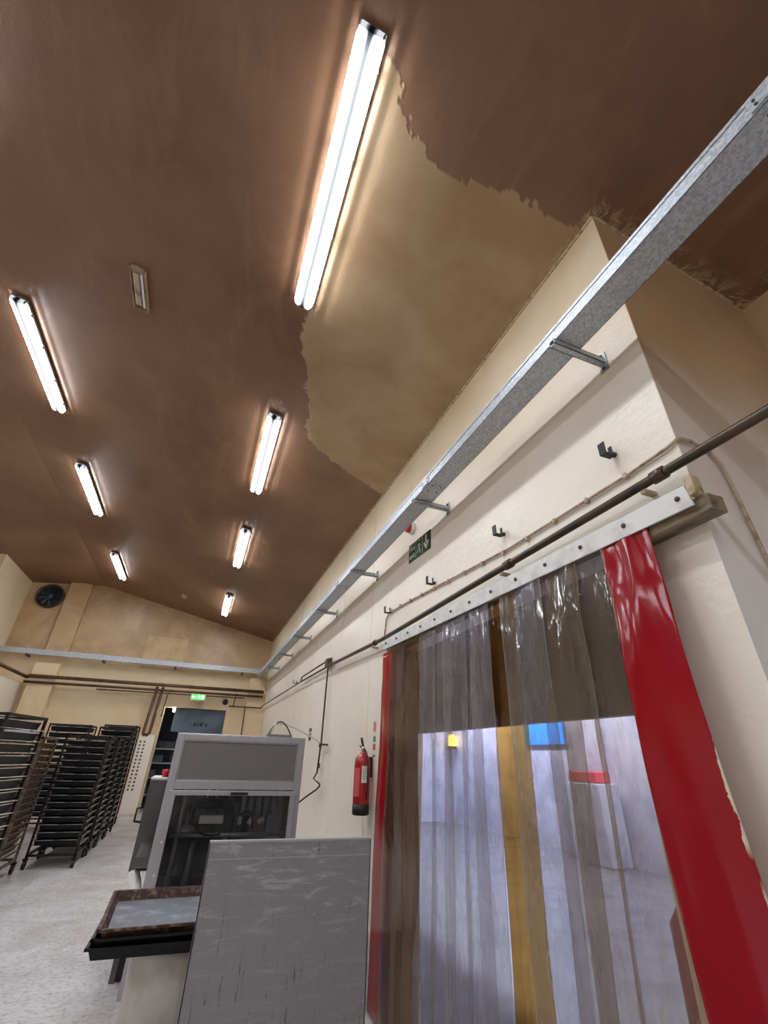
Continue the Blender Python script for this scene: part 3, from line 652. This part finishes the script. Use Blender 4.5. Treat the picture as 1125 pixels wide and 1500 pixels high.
b = MB(); b.box((-0.04, -1.97, 2.50), (0.02, -1.93, 2.60)); b.done('end_lug', M['sealant'], k, bevel=0.01)
def strip(y0t, y1t, y0b, y1b, mat, x, name='pvc_strip', label=None, zt=2.52, seed=0, amp=0.012, crumple=0.02, belly=0, edge_fn=None):
    cols = [0, 0.035, 0.09, 0.2, 0.32, 0.44, 0.56, 0.68, 0.8, 0.91, 0.965, 1.0]; ny, nz = len(cols)-1, 60; bm = bmesh.new(); g = []
    for j in range(nz+1):
        t = j/nz; z = zt + (RZ + 0.03 - zt)*t; row = []
        for i in range(ny+1):
            s_ = cols[i]; y0 = y0t + (y0b-y0t)*t; y1 = y1t + (y1b-y1t)*t
            if edge_fn: y0, y1 = edge_fn(t, y0, y1)
            y = y0 + (y1-y0)*s_
            dx = amp*noise.noise(Vector((s_*1.6+seed*7.1, z*0.8, seed))) * 2
            dx += crumple*math.exp(-t*5.5)*noise.noise(Vector((s_*4.2+seed*3, z*3.4, seed*1.7))) * min(1, t*14)
            dx += -belly*math.sin(math.pi*min(1, t*1.1)) * 0.5 - 0.02*(1-(2*s_-1)**2)*(0.6+0.4*math.sin(seed*2.3+t*2))*min(1, t*8)
            row.append(bm.verts.new((x + dx, y - 3.0, z)))
        g.append(row)
    for j in range(nz):
        for i in range(ny): f_ = bm.faces.new((g[j][i], g[j+1][i], g[j+1][i+1], g[j][i+1])); f_.smooth = True
    me = bpy.data.meshes.new(name); bm.to_mesh(me); bm.free(); me.materials.append(M[mat])
    else_rim = [1.0 if i in (0, ny) else 0.0 for j in range(nz+1) for i in range(ny+1)]
    at = me.attributes.new('rim', 'FLOAT', 'POINT'); at.data.foreach_set('value', else_rim)
    if mat == 'pvc_red':
        ac = [cols[i] for j in range(nz+1) for i in range(ny+1)]
        wn = [1.0 if seed == 15 and (0.30 < j/nz < 0.44 or 0.47 < j/nz < 0.56 or 0.6 < j/nz < 0.66) else 0.0 for j in range(nz+1) for i in range(ny+1)]
        for nm_, dt in (('across', ac), ('worn', wn)):
            at = me.attributes.new(nm_, 'FLOAT', 'POINT'); at.data.foreach_set('value', dt)
    o = bpy.data.objects.new(name, me); C.objects.link(o); o.parent = k
    sd = o.modifiers.new('thick', 'SOLIDIFY'); sd.thickness = 0.003 if mat == 'pvc_red' else 0.0
    if mat != 'pvc_red': o.modifiers.remove(sd)
    if label: o['label'] = label
    return o
# from the left end (far) to the right end (near)
strip(4.90, 4.50, 5.06, 4.58, 'pvc_red', 0.00, label='red opaque strip at the left end', seed=1)
strip(4.64, 4.22, 4.76, 4.30, 'pvc_tan', -0.012, label='amber brown strip', seed=2)
strip(4.34, 3.86, 4.46, 4.02, 'pvc_brown', 0.006, label='pale amber strip', seed=3)
strip(3.90, 3.56, 4.16, 3.74, 'pvc_clear', -0.010, label='clear strip', seed=4)
strip(3.66, 3.30, 3.86, 3.50, 'pvc_clear', 0.008, label='clear strip', seed=5)
strip(3.40, 3.05, 3.60, 3.27, 'pvc_clear', -0.010, label='clear strip', seed=6)
strip(3.14, 2.88, 3.36, 3.02, 'pvc_clear', 0.008, label='clear strip', seed=7)
strip(2.98, 2.70, 3.14, 2.82, 'pvc_clear', -0.012, label='clear strip', seed=8)
strip(2.74, 2.42, 2.86, 2.48, 'pvc_amber', 0.012, label='dark amber strip', seed=9)
strip(2.56, 2.10, 2.62, 2.25, 'pvc_clear', -0.014, label='clear strip', seed=10)
strip(2.20, 1.94, 2.38, 2.14, 'pvc_aged', 0.010, label='yellowed clear strip', seed=11)
strip(2.06, 1.80, 2.21, 1.93, 'pvc_aged', -0.012, label='yellowed clear strip', seed=12, crumple=0.05)
strip(1.86, 1.54, 1.99, 1.62, 'pvc_aged', 0.008, label='yellowed clear strip', seed=13, crumple=0.05)
strip(1.605, 1.575, 1.66, 1.60, 'pvc_edge', -0.020, label='milky yellow strip edge', seed=14, crumple=0.02)
def redge(t, y0, y1): return y0, y1 - 0.05*math.sin(math.pi*min(1, t*0.9))*t
strip(1.59, 1.31, 1.58, 1.24, 'pvc_red', -0.022, label='red opaque strip at the right end, paint flaked at its edge', seed=15, belly=0.08, edge_fn=redge, crumple=0.05)

# ------------------------------------------------------------ loading bay seen through the curtain
struct(MB().box((XR+T, YC+T, 3.3), (6.2, 18, 3.4)).done('ceiling_passage', M['brownback'], recentre=False))
b = MB(); b.box((6.0, 1.2, 2.15), (6.2, 18, 3.3)); b.box((6.0, 1.2, RZ), (6.2, 2.2, 2.15)); struct(b.done('wall_bulkhead', M['brownback'], recentre=False))
struct(MB().box((XR+T, 17.6, RZ), (9.9, 17.8, 3.4)).done('wall_passage_end', M['baywall'], recentre=False))
struct(MB().box((9.6, YC, RZ), (9.8, 18, 4.0)).done('wall_bay', M['baywall'], recentre=False))
struct(MB().box((6.2, YC+T, 4.0), (9.9, 18, 4.1)).done('ceiling_bay', M['baywall'], recentre=False))
struct(MB().box((3.4, YC+0.02, RZ), (9.8, YC+T, 4.0)).done('wall_bay_near', M['baywall'], recentre=False))
for y in (4.5, 8.0, 11.5, 15):
    l = thing('bay_light', 'cool white tube light on the loading bay ceiling', 'ceiling light', (8.2, y, 3.86), group='loading bay tube lights')
    MB().box((-0.1, -0.7, 0), (0.1, 0.7, 0.06)).done('diffuser', M['glow_bay'], l); MB().box((-0.1, -0.72, 0.06), (0.1, 0.72, 0.14)).done('housing', M['white'], l)
tag(MB().box((9.5, 10.9, 1.98), (9.59, 12.6, 2.62)).done('banner', M['bayblue']), 'bright blue banner glimpsed through the clear strips', 'banner')
tag(MB().box((8.9, 9.3, RZ), (9.5, 10.3, 1.12)).done('pallet_stack', M['baypale'], bevel=0.03), 'pale wrapped pallet stack under the red crate behind the curtain', 'stock')
tag(MB().box((8.95, 9.4, 1.13), (9.4, 10.3, 1.36)).done('red_crate', M['bayred'], bevel=0.03), 'red crate glimpsed through the clear strips', 'crate')
l = thing('beacon', 'glowing amber lamp glimpsed through the left clear strips', 'light', (9.4, 17.0, 2.0))
MB().lathe((0, 0, 0.0), [(0.14, 0), (0.14, 0.32), (0.08, 0.4)], 16).done('lens', M['glow_yellow'], l, smooth=True); MB().lathe((0, 0, -0.1), [(0.17, 0), (0.17, 0.1)], 16).done('base', M['black'], l)
tag(MB().lathe((3.2, 2.66, RZ), [(0.16, 0), (0.22, 0.3), (0.2, 1.05), (0.06, 1.26), (0.08, 1.32)], 14).done('red_bag', M['bayred'], smooth=True), 'red sack standing beyond the right clear strips', 'bag')

# ------------------------------------------------------------ fire extinguisher
e_ = thing('fire_extinguisher', 'red fire extinguisher hung on the right wall beside the red strip', 'fire extinguisher', (1.85, 5.43, 0.93))
MB().lathe((0, 0, 0.09), [(0.088, 0), (0.09, 0.02), (0.09, 0.40), (0.082, 0.44), (0.06, 0.475), (0.03, 0.495), (0.026, 0.52)], 28).done('cylinder', M['extred'], e_, smooth=True)
MB().lathe((0, 0, 0), [(0.08, 0), (0.092, 0.01), (0.092, 0.10)], 28).done('base_boot', M['black'], e_, smooth=True)
MB().lathe((0, 0, 0.60), [(0.02, 0), (0.022, 0.03), (0.016, 0.05)], 14).done('valve', M['steel'], e_, smooth=True)
MB().tube([(0, 0.0, 0.62), (-0.01, 0.09, 0.66)], 0.009, 8).done('lever', M['bluedark'], e_); MB().tube([(0, 0, 0.64), (-0.02, 0.02, 0.74)], 0.014, 8).done('handle', M['black'], e_)
MB().tube(arc((0, 0, 0.63), (0.03, -0.17, 0.62), (0.02, -0.11, 0.15), 10), 0.009, 8).done('discharge_hose', M['black'], e_, smooth=True)
def wrap(r, a0, a1, z0, z1, mat, parent, name):
    bm = MB(); k_ = 10; v0 = []; v1 = []
    for i in range(k_+1):
        a = R(a0+(a1-a0)*i/k_); v0.append(bm.bm.verts.new((r*math.cos(a), r*math.sin(a), z0))); v1.append(bm.bm.verts.new((r*math.cos(a), r*math.sin(a), z1)))
    for i in range(k_): bm.bm.faces.new((v0[i], v0[i+1], v1[i+1], v1[i]))
    return bm.done(name, mat, parent, smooth=True)
wrap(0.0915, -112, -62, 0.30, 0.46, M['signwhite'], e_, 'inspection_label')
wrap(0.0913, -170, -125, 0.17, 0.44, M['signpink'], e_, 'instruction_print')
for i in range(5): wrap(0.0918, -105, -70, 0.425 - i*0.022, 0.429 - i*0.022, M['redbtn'] if i == 0 else M['baygrey'], e_, 'label_line')
MB().box((0.085, -0.03, 0.35), (0.11, 0.03, 0.55)).done('wall_hook', M['black'], e_)

# ------------------------------------------------------------ packaging machine
mx = thing('glazed_machine', 'stainless steel bakery machine with a glazed front and grey upper panel', 'machine', (0.425, 4.5, 0))
x0, x1 = -0.545, 0.545; z0, z1 = 0.54, 1.60; D = 1.1
def mbx(name, a, c, mat, bevel=0.003, par=mx): return MB().box(a, c).done(name, M[mat], par, bevel=bevel)
fw = 0.06
mbx('corner_post', (x0, 0, z0-0.1), (x0+fw, fw, z1), 'steel'); mbx('corner_post', (x1-fw, 0, z0-0.1), (x1, fw, z1), 'steel')
mbx('corner_post', (x0, D-fw, z0-0.1), (x0+fw, D, z1), 'steel'); mbx('corner_post', (x1-fw, D-fw, z0-0.1), (x1, D, z1), 'steel')
mbx('top_rail', (x0+fw, 0, z1-0.045), (x1-fw, fw, z1), 'steel'); mbx('middle_rail', (x0+fw, 0, 1.20), (x1-fw, fw, 1.262), 'steel')
mbx('bottom_rail', (x0+fw, 0, z0), (x1-fw, fw, z0+0.04), 'steel')
mbx('top_cover', (x0, 0, z1), (x1, D, z1+0.006), 'steel')
up_ = mbx('upper_panel', (x0+fw+0.004, 0.010, 1.266), (x1-fw-0.004, 0.03, z1-0.049), 'panelgrey')
b = MB(); a_, c_ = x0+fw+0.002, x1-fw-0.002
b.box((a_, 0.002, 1.264), (c_, 0.010, 1.270)); b.box((a_, 0.002, z1-0.053), (c_, 0.010, z1-0.047)); b.box((a_, 0.002, 1.264), (a_+0.006, 0.010, z1-0.047)); b.box((c_-0.006, 0.002, 1.264), (c_, 0.010, z1-0.047)); b.done('panel_bead', M['steel'], up_)
dr = MB(); a_, c_ = x0+0.035, x1-0.045
dr.box((a_, -0.03, 0.585), (a_+0.05, 0, 1.160)); dr.box((c_-0.045, -0.03, 0.585), (c_, 0, 1.160)); dr.box((a_, -0.03, 1.160), (c_, 0, 1.195)); dr.box((a_, -0.03, 0.545), (c_, 0, 0.585))
dr = dr.done('glazed_door', M['steel'], mx, bevel=0.003)
MB().box((a_+0.05, -0.018, 0.585), (c_-0.045, -0.012, 1.160)).done('glass_pane', M['glass'], dr)
MB().box((-0.04, -0.045, 1.165), (0.10, -0.03, 1.185)).done('pull_handle', M['black'], dr, bevel=0.004)
for z in (0.66, 0.86): MB().lathe((a_+0.025, -0.03, z), [(0.009, 0), (0.006, -0.008)], 8, 'Y').done('door_screw', M['white'], dr)
mbx('back_panel', (x0, D-0.02, 0.45), (x1, D, z1), 'darksteel'); mbx('side_panel', (x1-0.012, fw, 0.45), (x1, D-fw, z1), 'steel'); mbx('side_panel', (x0, fw, 0.45), (x0+0.012, D-fw, z1), 'darksteel')
mbx('inner_shelf', (x0+0.02, fw, 0.44), (x1-0.02, D-0.03, 0.46), 'darksteel')
b = MB(); b.tube([(x0+0.16, 0.22, 0.5), (x0+0.16, 0.22, 1.5)], 0.018); b.tube([(0.0, 0.3, 0.5), (0.0, 0.3, 0.86)], 0.022); b.tube([(x0+0.1, 0.16, 0.875), (x1-0.06, 0.16, 0.875)], 0.016); b.tube([(x0+0.3, 0.5, 0.5), (x0+0.3, 0.5, 0.8)], 0.03); done_each(b, 'guide_rod', M['steel'], mx, smooth=True)
b = MB()
for i in range(5): b.lathe((0.12+i*0.068, 0.36, 0.99), [(0.030, 0), (0.032, 0.19)], 16)
done_each(b, 'feed_tube', M['steel'], mx, smooth=True)
mbx('drum_guard', (0.36, 0.45, 0.5), (0.50, 0.9, 1.18), 'steel', 0.01); mbx('grey_housing', (0.20, 0.5, 0.5), (0.36, 0.95, 1.0), 'panelgrey', 0.01)
mbx('motor_block', (-0.30, 0.35, 0.93), (-0.02, 0.6, 1.05), 'darksteel', 0.02)
mbx('sensor_box', (-0.24, 0.12, 0.955), (-0.05, 0.2, 1.01), 'white', 0.006)
MB().lathe((-0.33, 0.3, 0.885), [(0.09, 0), (0.07, 0.03), (0.02, 0.05), (0.02, 0.14)], 18).done('cup_nozzle', M['steel'], mx, smooth=True)
b = MB()
for i in range(7): b.cbox((-0.38+0.13*i, 0.55, 1.08 + 0.02*(i % 3)), (0.07, 0.10, 0.06 + 0.03*(i % 2)))
b.box((x0+0.05, 0.5, 1.05), (x1-0.15, 0.54, 1.07)); b.box((x0+0.1, 0.4, 0.99), (x1-0.2, 0.43, 1.01)); b.done('carriage', M['darksteel'], mx, bevel=0.006)
for i, x in enumerate((-0.20, -0.13)):
    MB().tube([(x, 0.3, 1.19), (x, 0.3, 1.12)], 0.007).done('air_fitting', M['white'], mx)
b = MB(); b.tube(arc((-0.20, 0.3, 1.5), (-0.16, 0.25, 1.05), (-0.06, 0.28, 0.98), 10), 0.008); b.tube(arc((-0.12, 0.3, 1.15), (0.03, 0.22, 1.16), (0.05, 0.25, 0.88), 10), 0.012); b.tube(arc((-0.25, 0.15, 0.96), (-0.25, 0.1, 0.86), (-0.05, 0.15, 0.88), 8), 0.007); b.tube(arc((0.1, 0.3, 1.0), (0.2, 0.2, 1.08), (0.22, 0.3, 0.9), 8), 0.007)
done_each(b, 'cable', M['black'], mx, smooth=True)
b = MB()
for i in range(3): b.cbox((0.10+0.09*i, 0.28, 0.96), (0.035, 0.03, 0.06), Matrix.Rotation(0.5*i, 3, 'Y'))
done_each(b, 'pneumatic_valve', M['white'], mx, bevel=0.004)
b = MB(); b.box((x0, 0, 0.0), (x0+fw, fw, z0)); b.done('leg', M['steel'], mx)
b = MB(); b.box((x1-fw, 0, 0.0), (x1, fw, z0)); b.done('leg', M['steel'], mx)
b = MB(); b.box((x0, D-fw, 0.0), (x0+fw, D, z0)); b.done('leg', M['steel'], mx)
b = MB(); b.box((x1-fw, D-fw, 0.0), (x1, D, z0)); b.done('leg', M['steel'], mx)
# side drive box on the left
sb = MB(); sb.prism([(x0-0.15, 0.50, 0.60), (x0-0.15, 0.50, 1.24), (x0-0.15, 0.98, 1.24), (x0-0.15, 0.98, 0.60)], (0.15, 0, 0)); sb = sb.done('side_drive_cover', M['sidebox'], mx, bevel=0.006)
MB().box((x0-0.15, 0.5, 1.24), (x0, 0.9, 1.262)).done('white_lid', M['white'], sb, bevel=0.008)
MB().lathe((x0-0.04, 0.56, 1.262), [(0.03, 0), (0.02, 0.02), (0.034, 0.03), (0.034, 0.055), (0.02, 0.06)], 16).done('emergency_stop', M['redbtn'], sb, smooth=True)
MB().tube([(x0-0.15, 0.52, 1.04), (x0-0.20, 0.50, 1.03), (x0-0.20, 0.50, 0.94), (x0-0.15, 0.52, 0.93)], 0.009, 8).done('side_handle', M['black'], sb, smooth=True)
b = MB(); b.prism([(x0-0.10, 0.06, 0.70), (x0-0.10, 0.06, 0.76), (x0-0.10, 0.5, 0.80), (x0-0.10, 0.5, 0.62)], (0.10, 0, 0)); b.done('chute', M['sidebox'], sb)
MB().tube(arc((x0-0.09, 0.25, 0.62), (x0-0.05, 0.1, 0.58), (x0-0.02, 0.1, 0.45), 6), 0.045, 8).done('rag_wrap', M['white'], sb, smooth=True)
mbx('side_leg', (x0-0.09, 0.3, 0), (x0-0.05, 0.34, 0.6), 'sidebox'); mbx('side_foot', (x0-0.06, 0.32, 0.0), (x0-0.01, 0.42, 0.16), 'black', 0.004)
# things on the machine top
j = thing('junction_box', 'small grey control box on top of the glazed machine', 'box', (0.80, 4.9, 1.606))
MB().box((-0.13, -0.05, 0), (0.11, 0.05, 0.035)).done('case', M['panelgrey'], j, bevel=0.004)
MB().tube(arc((-0.12, 0, 0.02), (-0.02, 0.0, 0.28), (0.11, 0, 0.02), 12), 0.006, 8).done('black_cable', M['black'], j, smooth=True)
tag(MB().tube([(0.70, 4.9, 1.64)] + arc((0.74, 4.9, 1.74), (1.0, 5.6, 1.80), (1.88, 7.6, 1.66), 10), 0.009, 6).done('white_string', M['white'], smooth=True), 'white string from the machine top to the drop pipe valve', 'string')

# ------------------------------------------------------------ steel plate panel and white bin with trays
pl = thing('steel_guard_panel', 'large scratched stainless steel panel standing in the foreground', 'panel', (0.56, 2.6, 0))
b = MB(); b.box((-0.39, 0, 0.02), (0.39, 0.004, 1.105)); b.done('sheet', M['plate'], pl)
b = MB(); b.box((-0.39, -0.002, 1.098), (0.39, 0.035, 1.106)); b.box((-0.39, 0, 0.02), (-0.386, 0.03, 1.105)); b.box((0.386, 0, 0.02), (0.39, 0.03, 1.105)); b.done('folded_edge', M['steel'], pl)
b = MB(); b.box((-0.385, -0.001, 1.036), (0.385, 0, 1.040)); b.done('crease', M['steel'], pl)
for x in (-0.34, 0.34):
    MB().box((x-0.02, 0.004, 0), (x+0.02, 0.044, 1.05)).done('support_post', M['steel'], pl)
    MB().box((x-0.02, -0.0, 0), (x+0.02, 0.30, 0.03)).done('foot', M['steel'], pl)
bn = thing('white_bin', 'tall off white round bin carrying a stack of baking trays', 'bin', (0.14, 3.12, 0))
MB().lathe((0, 0, 0), [(0.19, 0), (0.205, 0.02), (0.205, 0.60), (0.21, 0.62), (0.21, 0.66), (0.20, 0.66)], 40).done('body', M['bin'], bn, smooth=True)
MB().lathe((0, 0, 0.66), [(0.21, 0), (0.21, 0.012), (0.0001, 0.012)], 40).done('lid', M['bin'], bn)
def tray_parts(root, w, d, h_, wallm, bedm, t_=0.004, lip=0.012, lipm=None):
    k_ = min(h_*0.4, 0.02); b = MB(); b.box((-w/2+k_, -d/2+k_, 0), (w/2-k_, d/2-k_, t_)); b.done('tray_bed', bedm, root)
    b = MB(); k_ = min(h_*0.4, 0.02)
    o_ = [(-w/2, -d/2), (w/2, -d/2), (w/2, d/2), (-w/2, d/2)]; i_ = [(-w/2+k_, -d/2+k_), (w/2-k_, -d/2+k_), (w/2-k_, d/2-k_), (-w/2+k_, d/2-k_)]
    ri = [(x*(1), y*(1)) for x, y in i_]
    V = lambda L, z: [b.bm.verts.new((x, y, z)) for x, y in L]
    bo = V(i_, 0); to = V(o_, h_); lo = V([(x + math.copysign(lip, x), y + math.copysign(lip, y)) for x, y in o_], h_); ld = V([(x + math.copysign(lip, x), y + math.copysign(lip, y)) for x, y in o_], h_-0.008)
    ti = V([(x - math.copysign(t_, x), y - math.copysign(t_, y)) for x, y in o_], h_-0.002); bi = V([(x - math.copysign(t_, x), y - math.copysign(t_, y)) for x, y in i_], t_)
    for A, B in ((bo, to), (to, ti), (ti, bi)):
        for q in range(4): b.bm.faces.new((A[q], A[(q+1) % 4], B[(q+1) % 4], B[q]))
    b.done('tray_wall', wallm, root)
    b = MB(); W_, D_ = w/2+lip, d/2+lip; e_w = 0.008
    for a_, c_ in (((-W_, -D_), (W_, -D_+lip)), ((-W_, D_-lip), (W_, D_)), ((-W_, -D_), (-W_+lip, D_)), ((W_-lip, -D_), (W_, D_))): b.box((a_[0], a_[1], h_-e_w), (c_[0], c_[1], h_+0.001))
    b.done('rolled_edge', lipm or wallm, root)
names = ['lowest black baking tray under the stack on the white bin', 'second blackened baking tray in the stack on the white bin', 'burnt brown rimmed baking tray on top of the white bin stack']
for i in range(3):
    t_ = thing('baking_tray', names[i], 'baking tray', (0.075 + 0.006*i, 3.13 + 0.004*i, 0.675 + 0.030*i), R(1.5*(i-1)), 'baking trays on the white bin')
    tray_parts(t_, 0.60, 0.66, 0.045, M['rust'] if i == 2 else M['traymetal'], M['traybed'] if i == 2 else M['traymetal'])

# ------------------------------------------------------------ bakery racks
def kids(o): return [x for x in bpy.data.objects if x.parent == o]
def make_rack(name, label, loc, rotz, w, d, H, n_lv, pm, rm, group='bakery tray racks'):
    r_ = thing(name, label, 'rack', loc, rotz, group)
    for sx_ in (-1, 1):
        for sy_ in (-1, 1):
            x, y = sx_*(w/2-0.014), sy_*(d/2-0.014)
            MB().box((x-0.014, y-0.014, 0.12), (x+0.014, y+0.014, H)).done('post', pm, r_)
            cs = MB().box((x-0.03, y-0.03, 0.10), (x+0.03, y+0.03, 0.125)).done('caster', M['blackmetal'], r_)
            MB().lathe((x-0.018, y, 0.05), [(0.05, 0), (0.05, 0.036)], 14, 'X').done('wheel', M['black'], cs)
    for z, nm in ((H-0.03, 'top_frame'), (0.14, 'base_frame')):
        b = MB(); t_ = 0.028
        b.box((-w/2, -d/2, z), (w/2, -d/2+t_, z+t_)); b.box((-w/2, d/2-t_, z), (w/2, d/2, z+t_)); b.box((-w/2, -d/2, z), (-w/2+t_, d/2, z+t_)); b.box((w/2-t_, -d/2, z), (w/2, d/2, z+t_)); b.done(nm, pm, r_)
    for i in range(n_lv):
        z = 0.26 + i*(H-0.40)/(n_lv-1)
        for sx_ in (-1, 1):
            xx = sx_*(w/2-0.016)
            MB().box((xx-0.016, -d/2, z-0.006), (xx+0.016, d/2, z)).done('runner', rm, r_)
    return r_, [0.26 + i*(H-0.40)/(n_lv-1) for i in range(n_lv)]
ordn = ['lowest', 'second', 'third', 'fourth', 'fifth', 'sixth', 'seventh', 'eighth', 'ninth', 'tenth', 'eleventh', 'twelfth', 'thirteenth', 'fourteenth', 'fifteenth', 'sixteenth', 'seventeenth', 'eighteenth']
def fill(loc, rotz, levels, w, d, wm, bm_, lm, desc, skip=()):
    src = None
    for i, z in enumerate(levels):
        if i in skip: continue
        if src is None:
            src = thing('baking_tray', '', 'baking tray', group='baking trays ' + desc); tray_parts(src, w, d, (levels[1]-levels[0])*0.74, wm, bm_, 0.003, 0.006, lm); t_ = src
            KIDS[src.name] = kids(src)
        else: t_ = copy_tree(src)
        q = (Matrix.Rotation(rotz, 3, 'Z') @ Vector((random.uniform(-.003, .003), random.uniform(-.012, .012), 0)))
        t_.location = (loc[0]+q.x, loc[1]+q.y, z+0.001); t_.rotation_euler = (0, 0, rotz)
        t_['label'] = '%s slot from the floor, baking tray %s' % (ordn[i], desc)
racks = [
 # name, label, x, y, rot, w, d, H, levels, postmat, runnermat, traywall, traybed, desc
 ('tray_rack', 'black tray rack in front with dark empty looking bays', -1.52, 9.32, 0, 0.62, 0.80, 1.66, 15, 'blackmetal', 'trayedge', 'traymetal', 'traymetal', 'in the front black rack'),
 ('tray_rack', 'tray rack with bright aluminium runners at the left photo edge', -2.06, 6.62, R(-13), 0.62, 0.80, 1.78, 13, 'blackmetal', 'trayalu', 'traymetal', 'traymetal', 'in the rack at the left photo edge'),
 ('tray_rack', 'rusty brown crusted tray rack left of the front black rack', -2.17, 8.30, 0, 0.60, 0.80, 1.60, 16, 'dirty', 'dirty', 'dirty', 'dirty', 'in the crusted brown rack'),
 ('tray_rack', 'second black tray rack, right behind the front black rack', -1.50, 10.20, 0, 0.62, 0.78, 1.66, 15, 'blackmetal', 'trayedge', 'traymetal', 'traymetal', 'in the second black rack'),
 ('tray_rack', 'third black tray rack from the front in the row', -1.50, 11.10, 0, 0.62, 0.78, 1.70, 15, 'blackmetal', 'trayedge', 'traymetal', 'traymetal', 'in the third black rack'),
 ('tray_rack', 'fourth, taller black tray rack in the row', -1.52, 12.10, 0, 0.66, 0.80, 1.90, 16, 'blackmetal', 'trayedge', 'traymetal', 'traymetal', 'in the fourth black rack'),
 ('tray_rack', 'tall black tray rack at the back of the row, nearest the far wall', -1.62, 13.40, 0, 0.70, 0.80, 2.00, 16, 'blackmetal', 'trayedge', 'traymetal', 'traymetal', 'in the rearmost tall rack'),
 ('tray_rack', 'tall black tray rack standing left of the rearmost rack', -2.55, 12.9, 0, 0.80, 0.80, 1.95, 14, 'blackmetal', 'trayedge', 'traymetal', 'traymetal', 'in the tall rack left of the rearmost'),
 ('tray_rack', 'grey framed tray rack behind the brown crusted rack', -2.75, 9.9, 0, 0.62, 0.8, 1.72, 12, 'galv', 'blackmetal', 'traymetal', 'traymetal', 'in the grey framed rack'),
 ('tray_rack', 'dark tray rack far left behind the photo edge rack', -3.35, 8.7, 0, 0.62, 0.8, 1.70, 12, 'blackmetal', 'blackmetal', 'traymetal', 'traymetal', 'in the far left rack'),
]
for (nm, lb_, x, y, rz, w_, d_, H_, nl, pm, rm, tw, tb, ds) in racks:
    r_, lv = make_rack(nm, lb_, (x, y, 0), rz, w_, d_, H_, nl, M[pm], M[rm])
    fill((x, y), rz, lv, w_-0.075, d_-0.06, M[tw], M[tb], M[rm], ds)
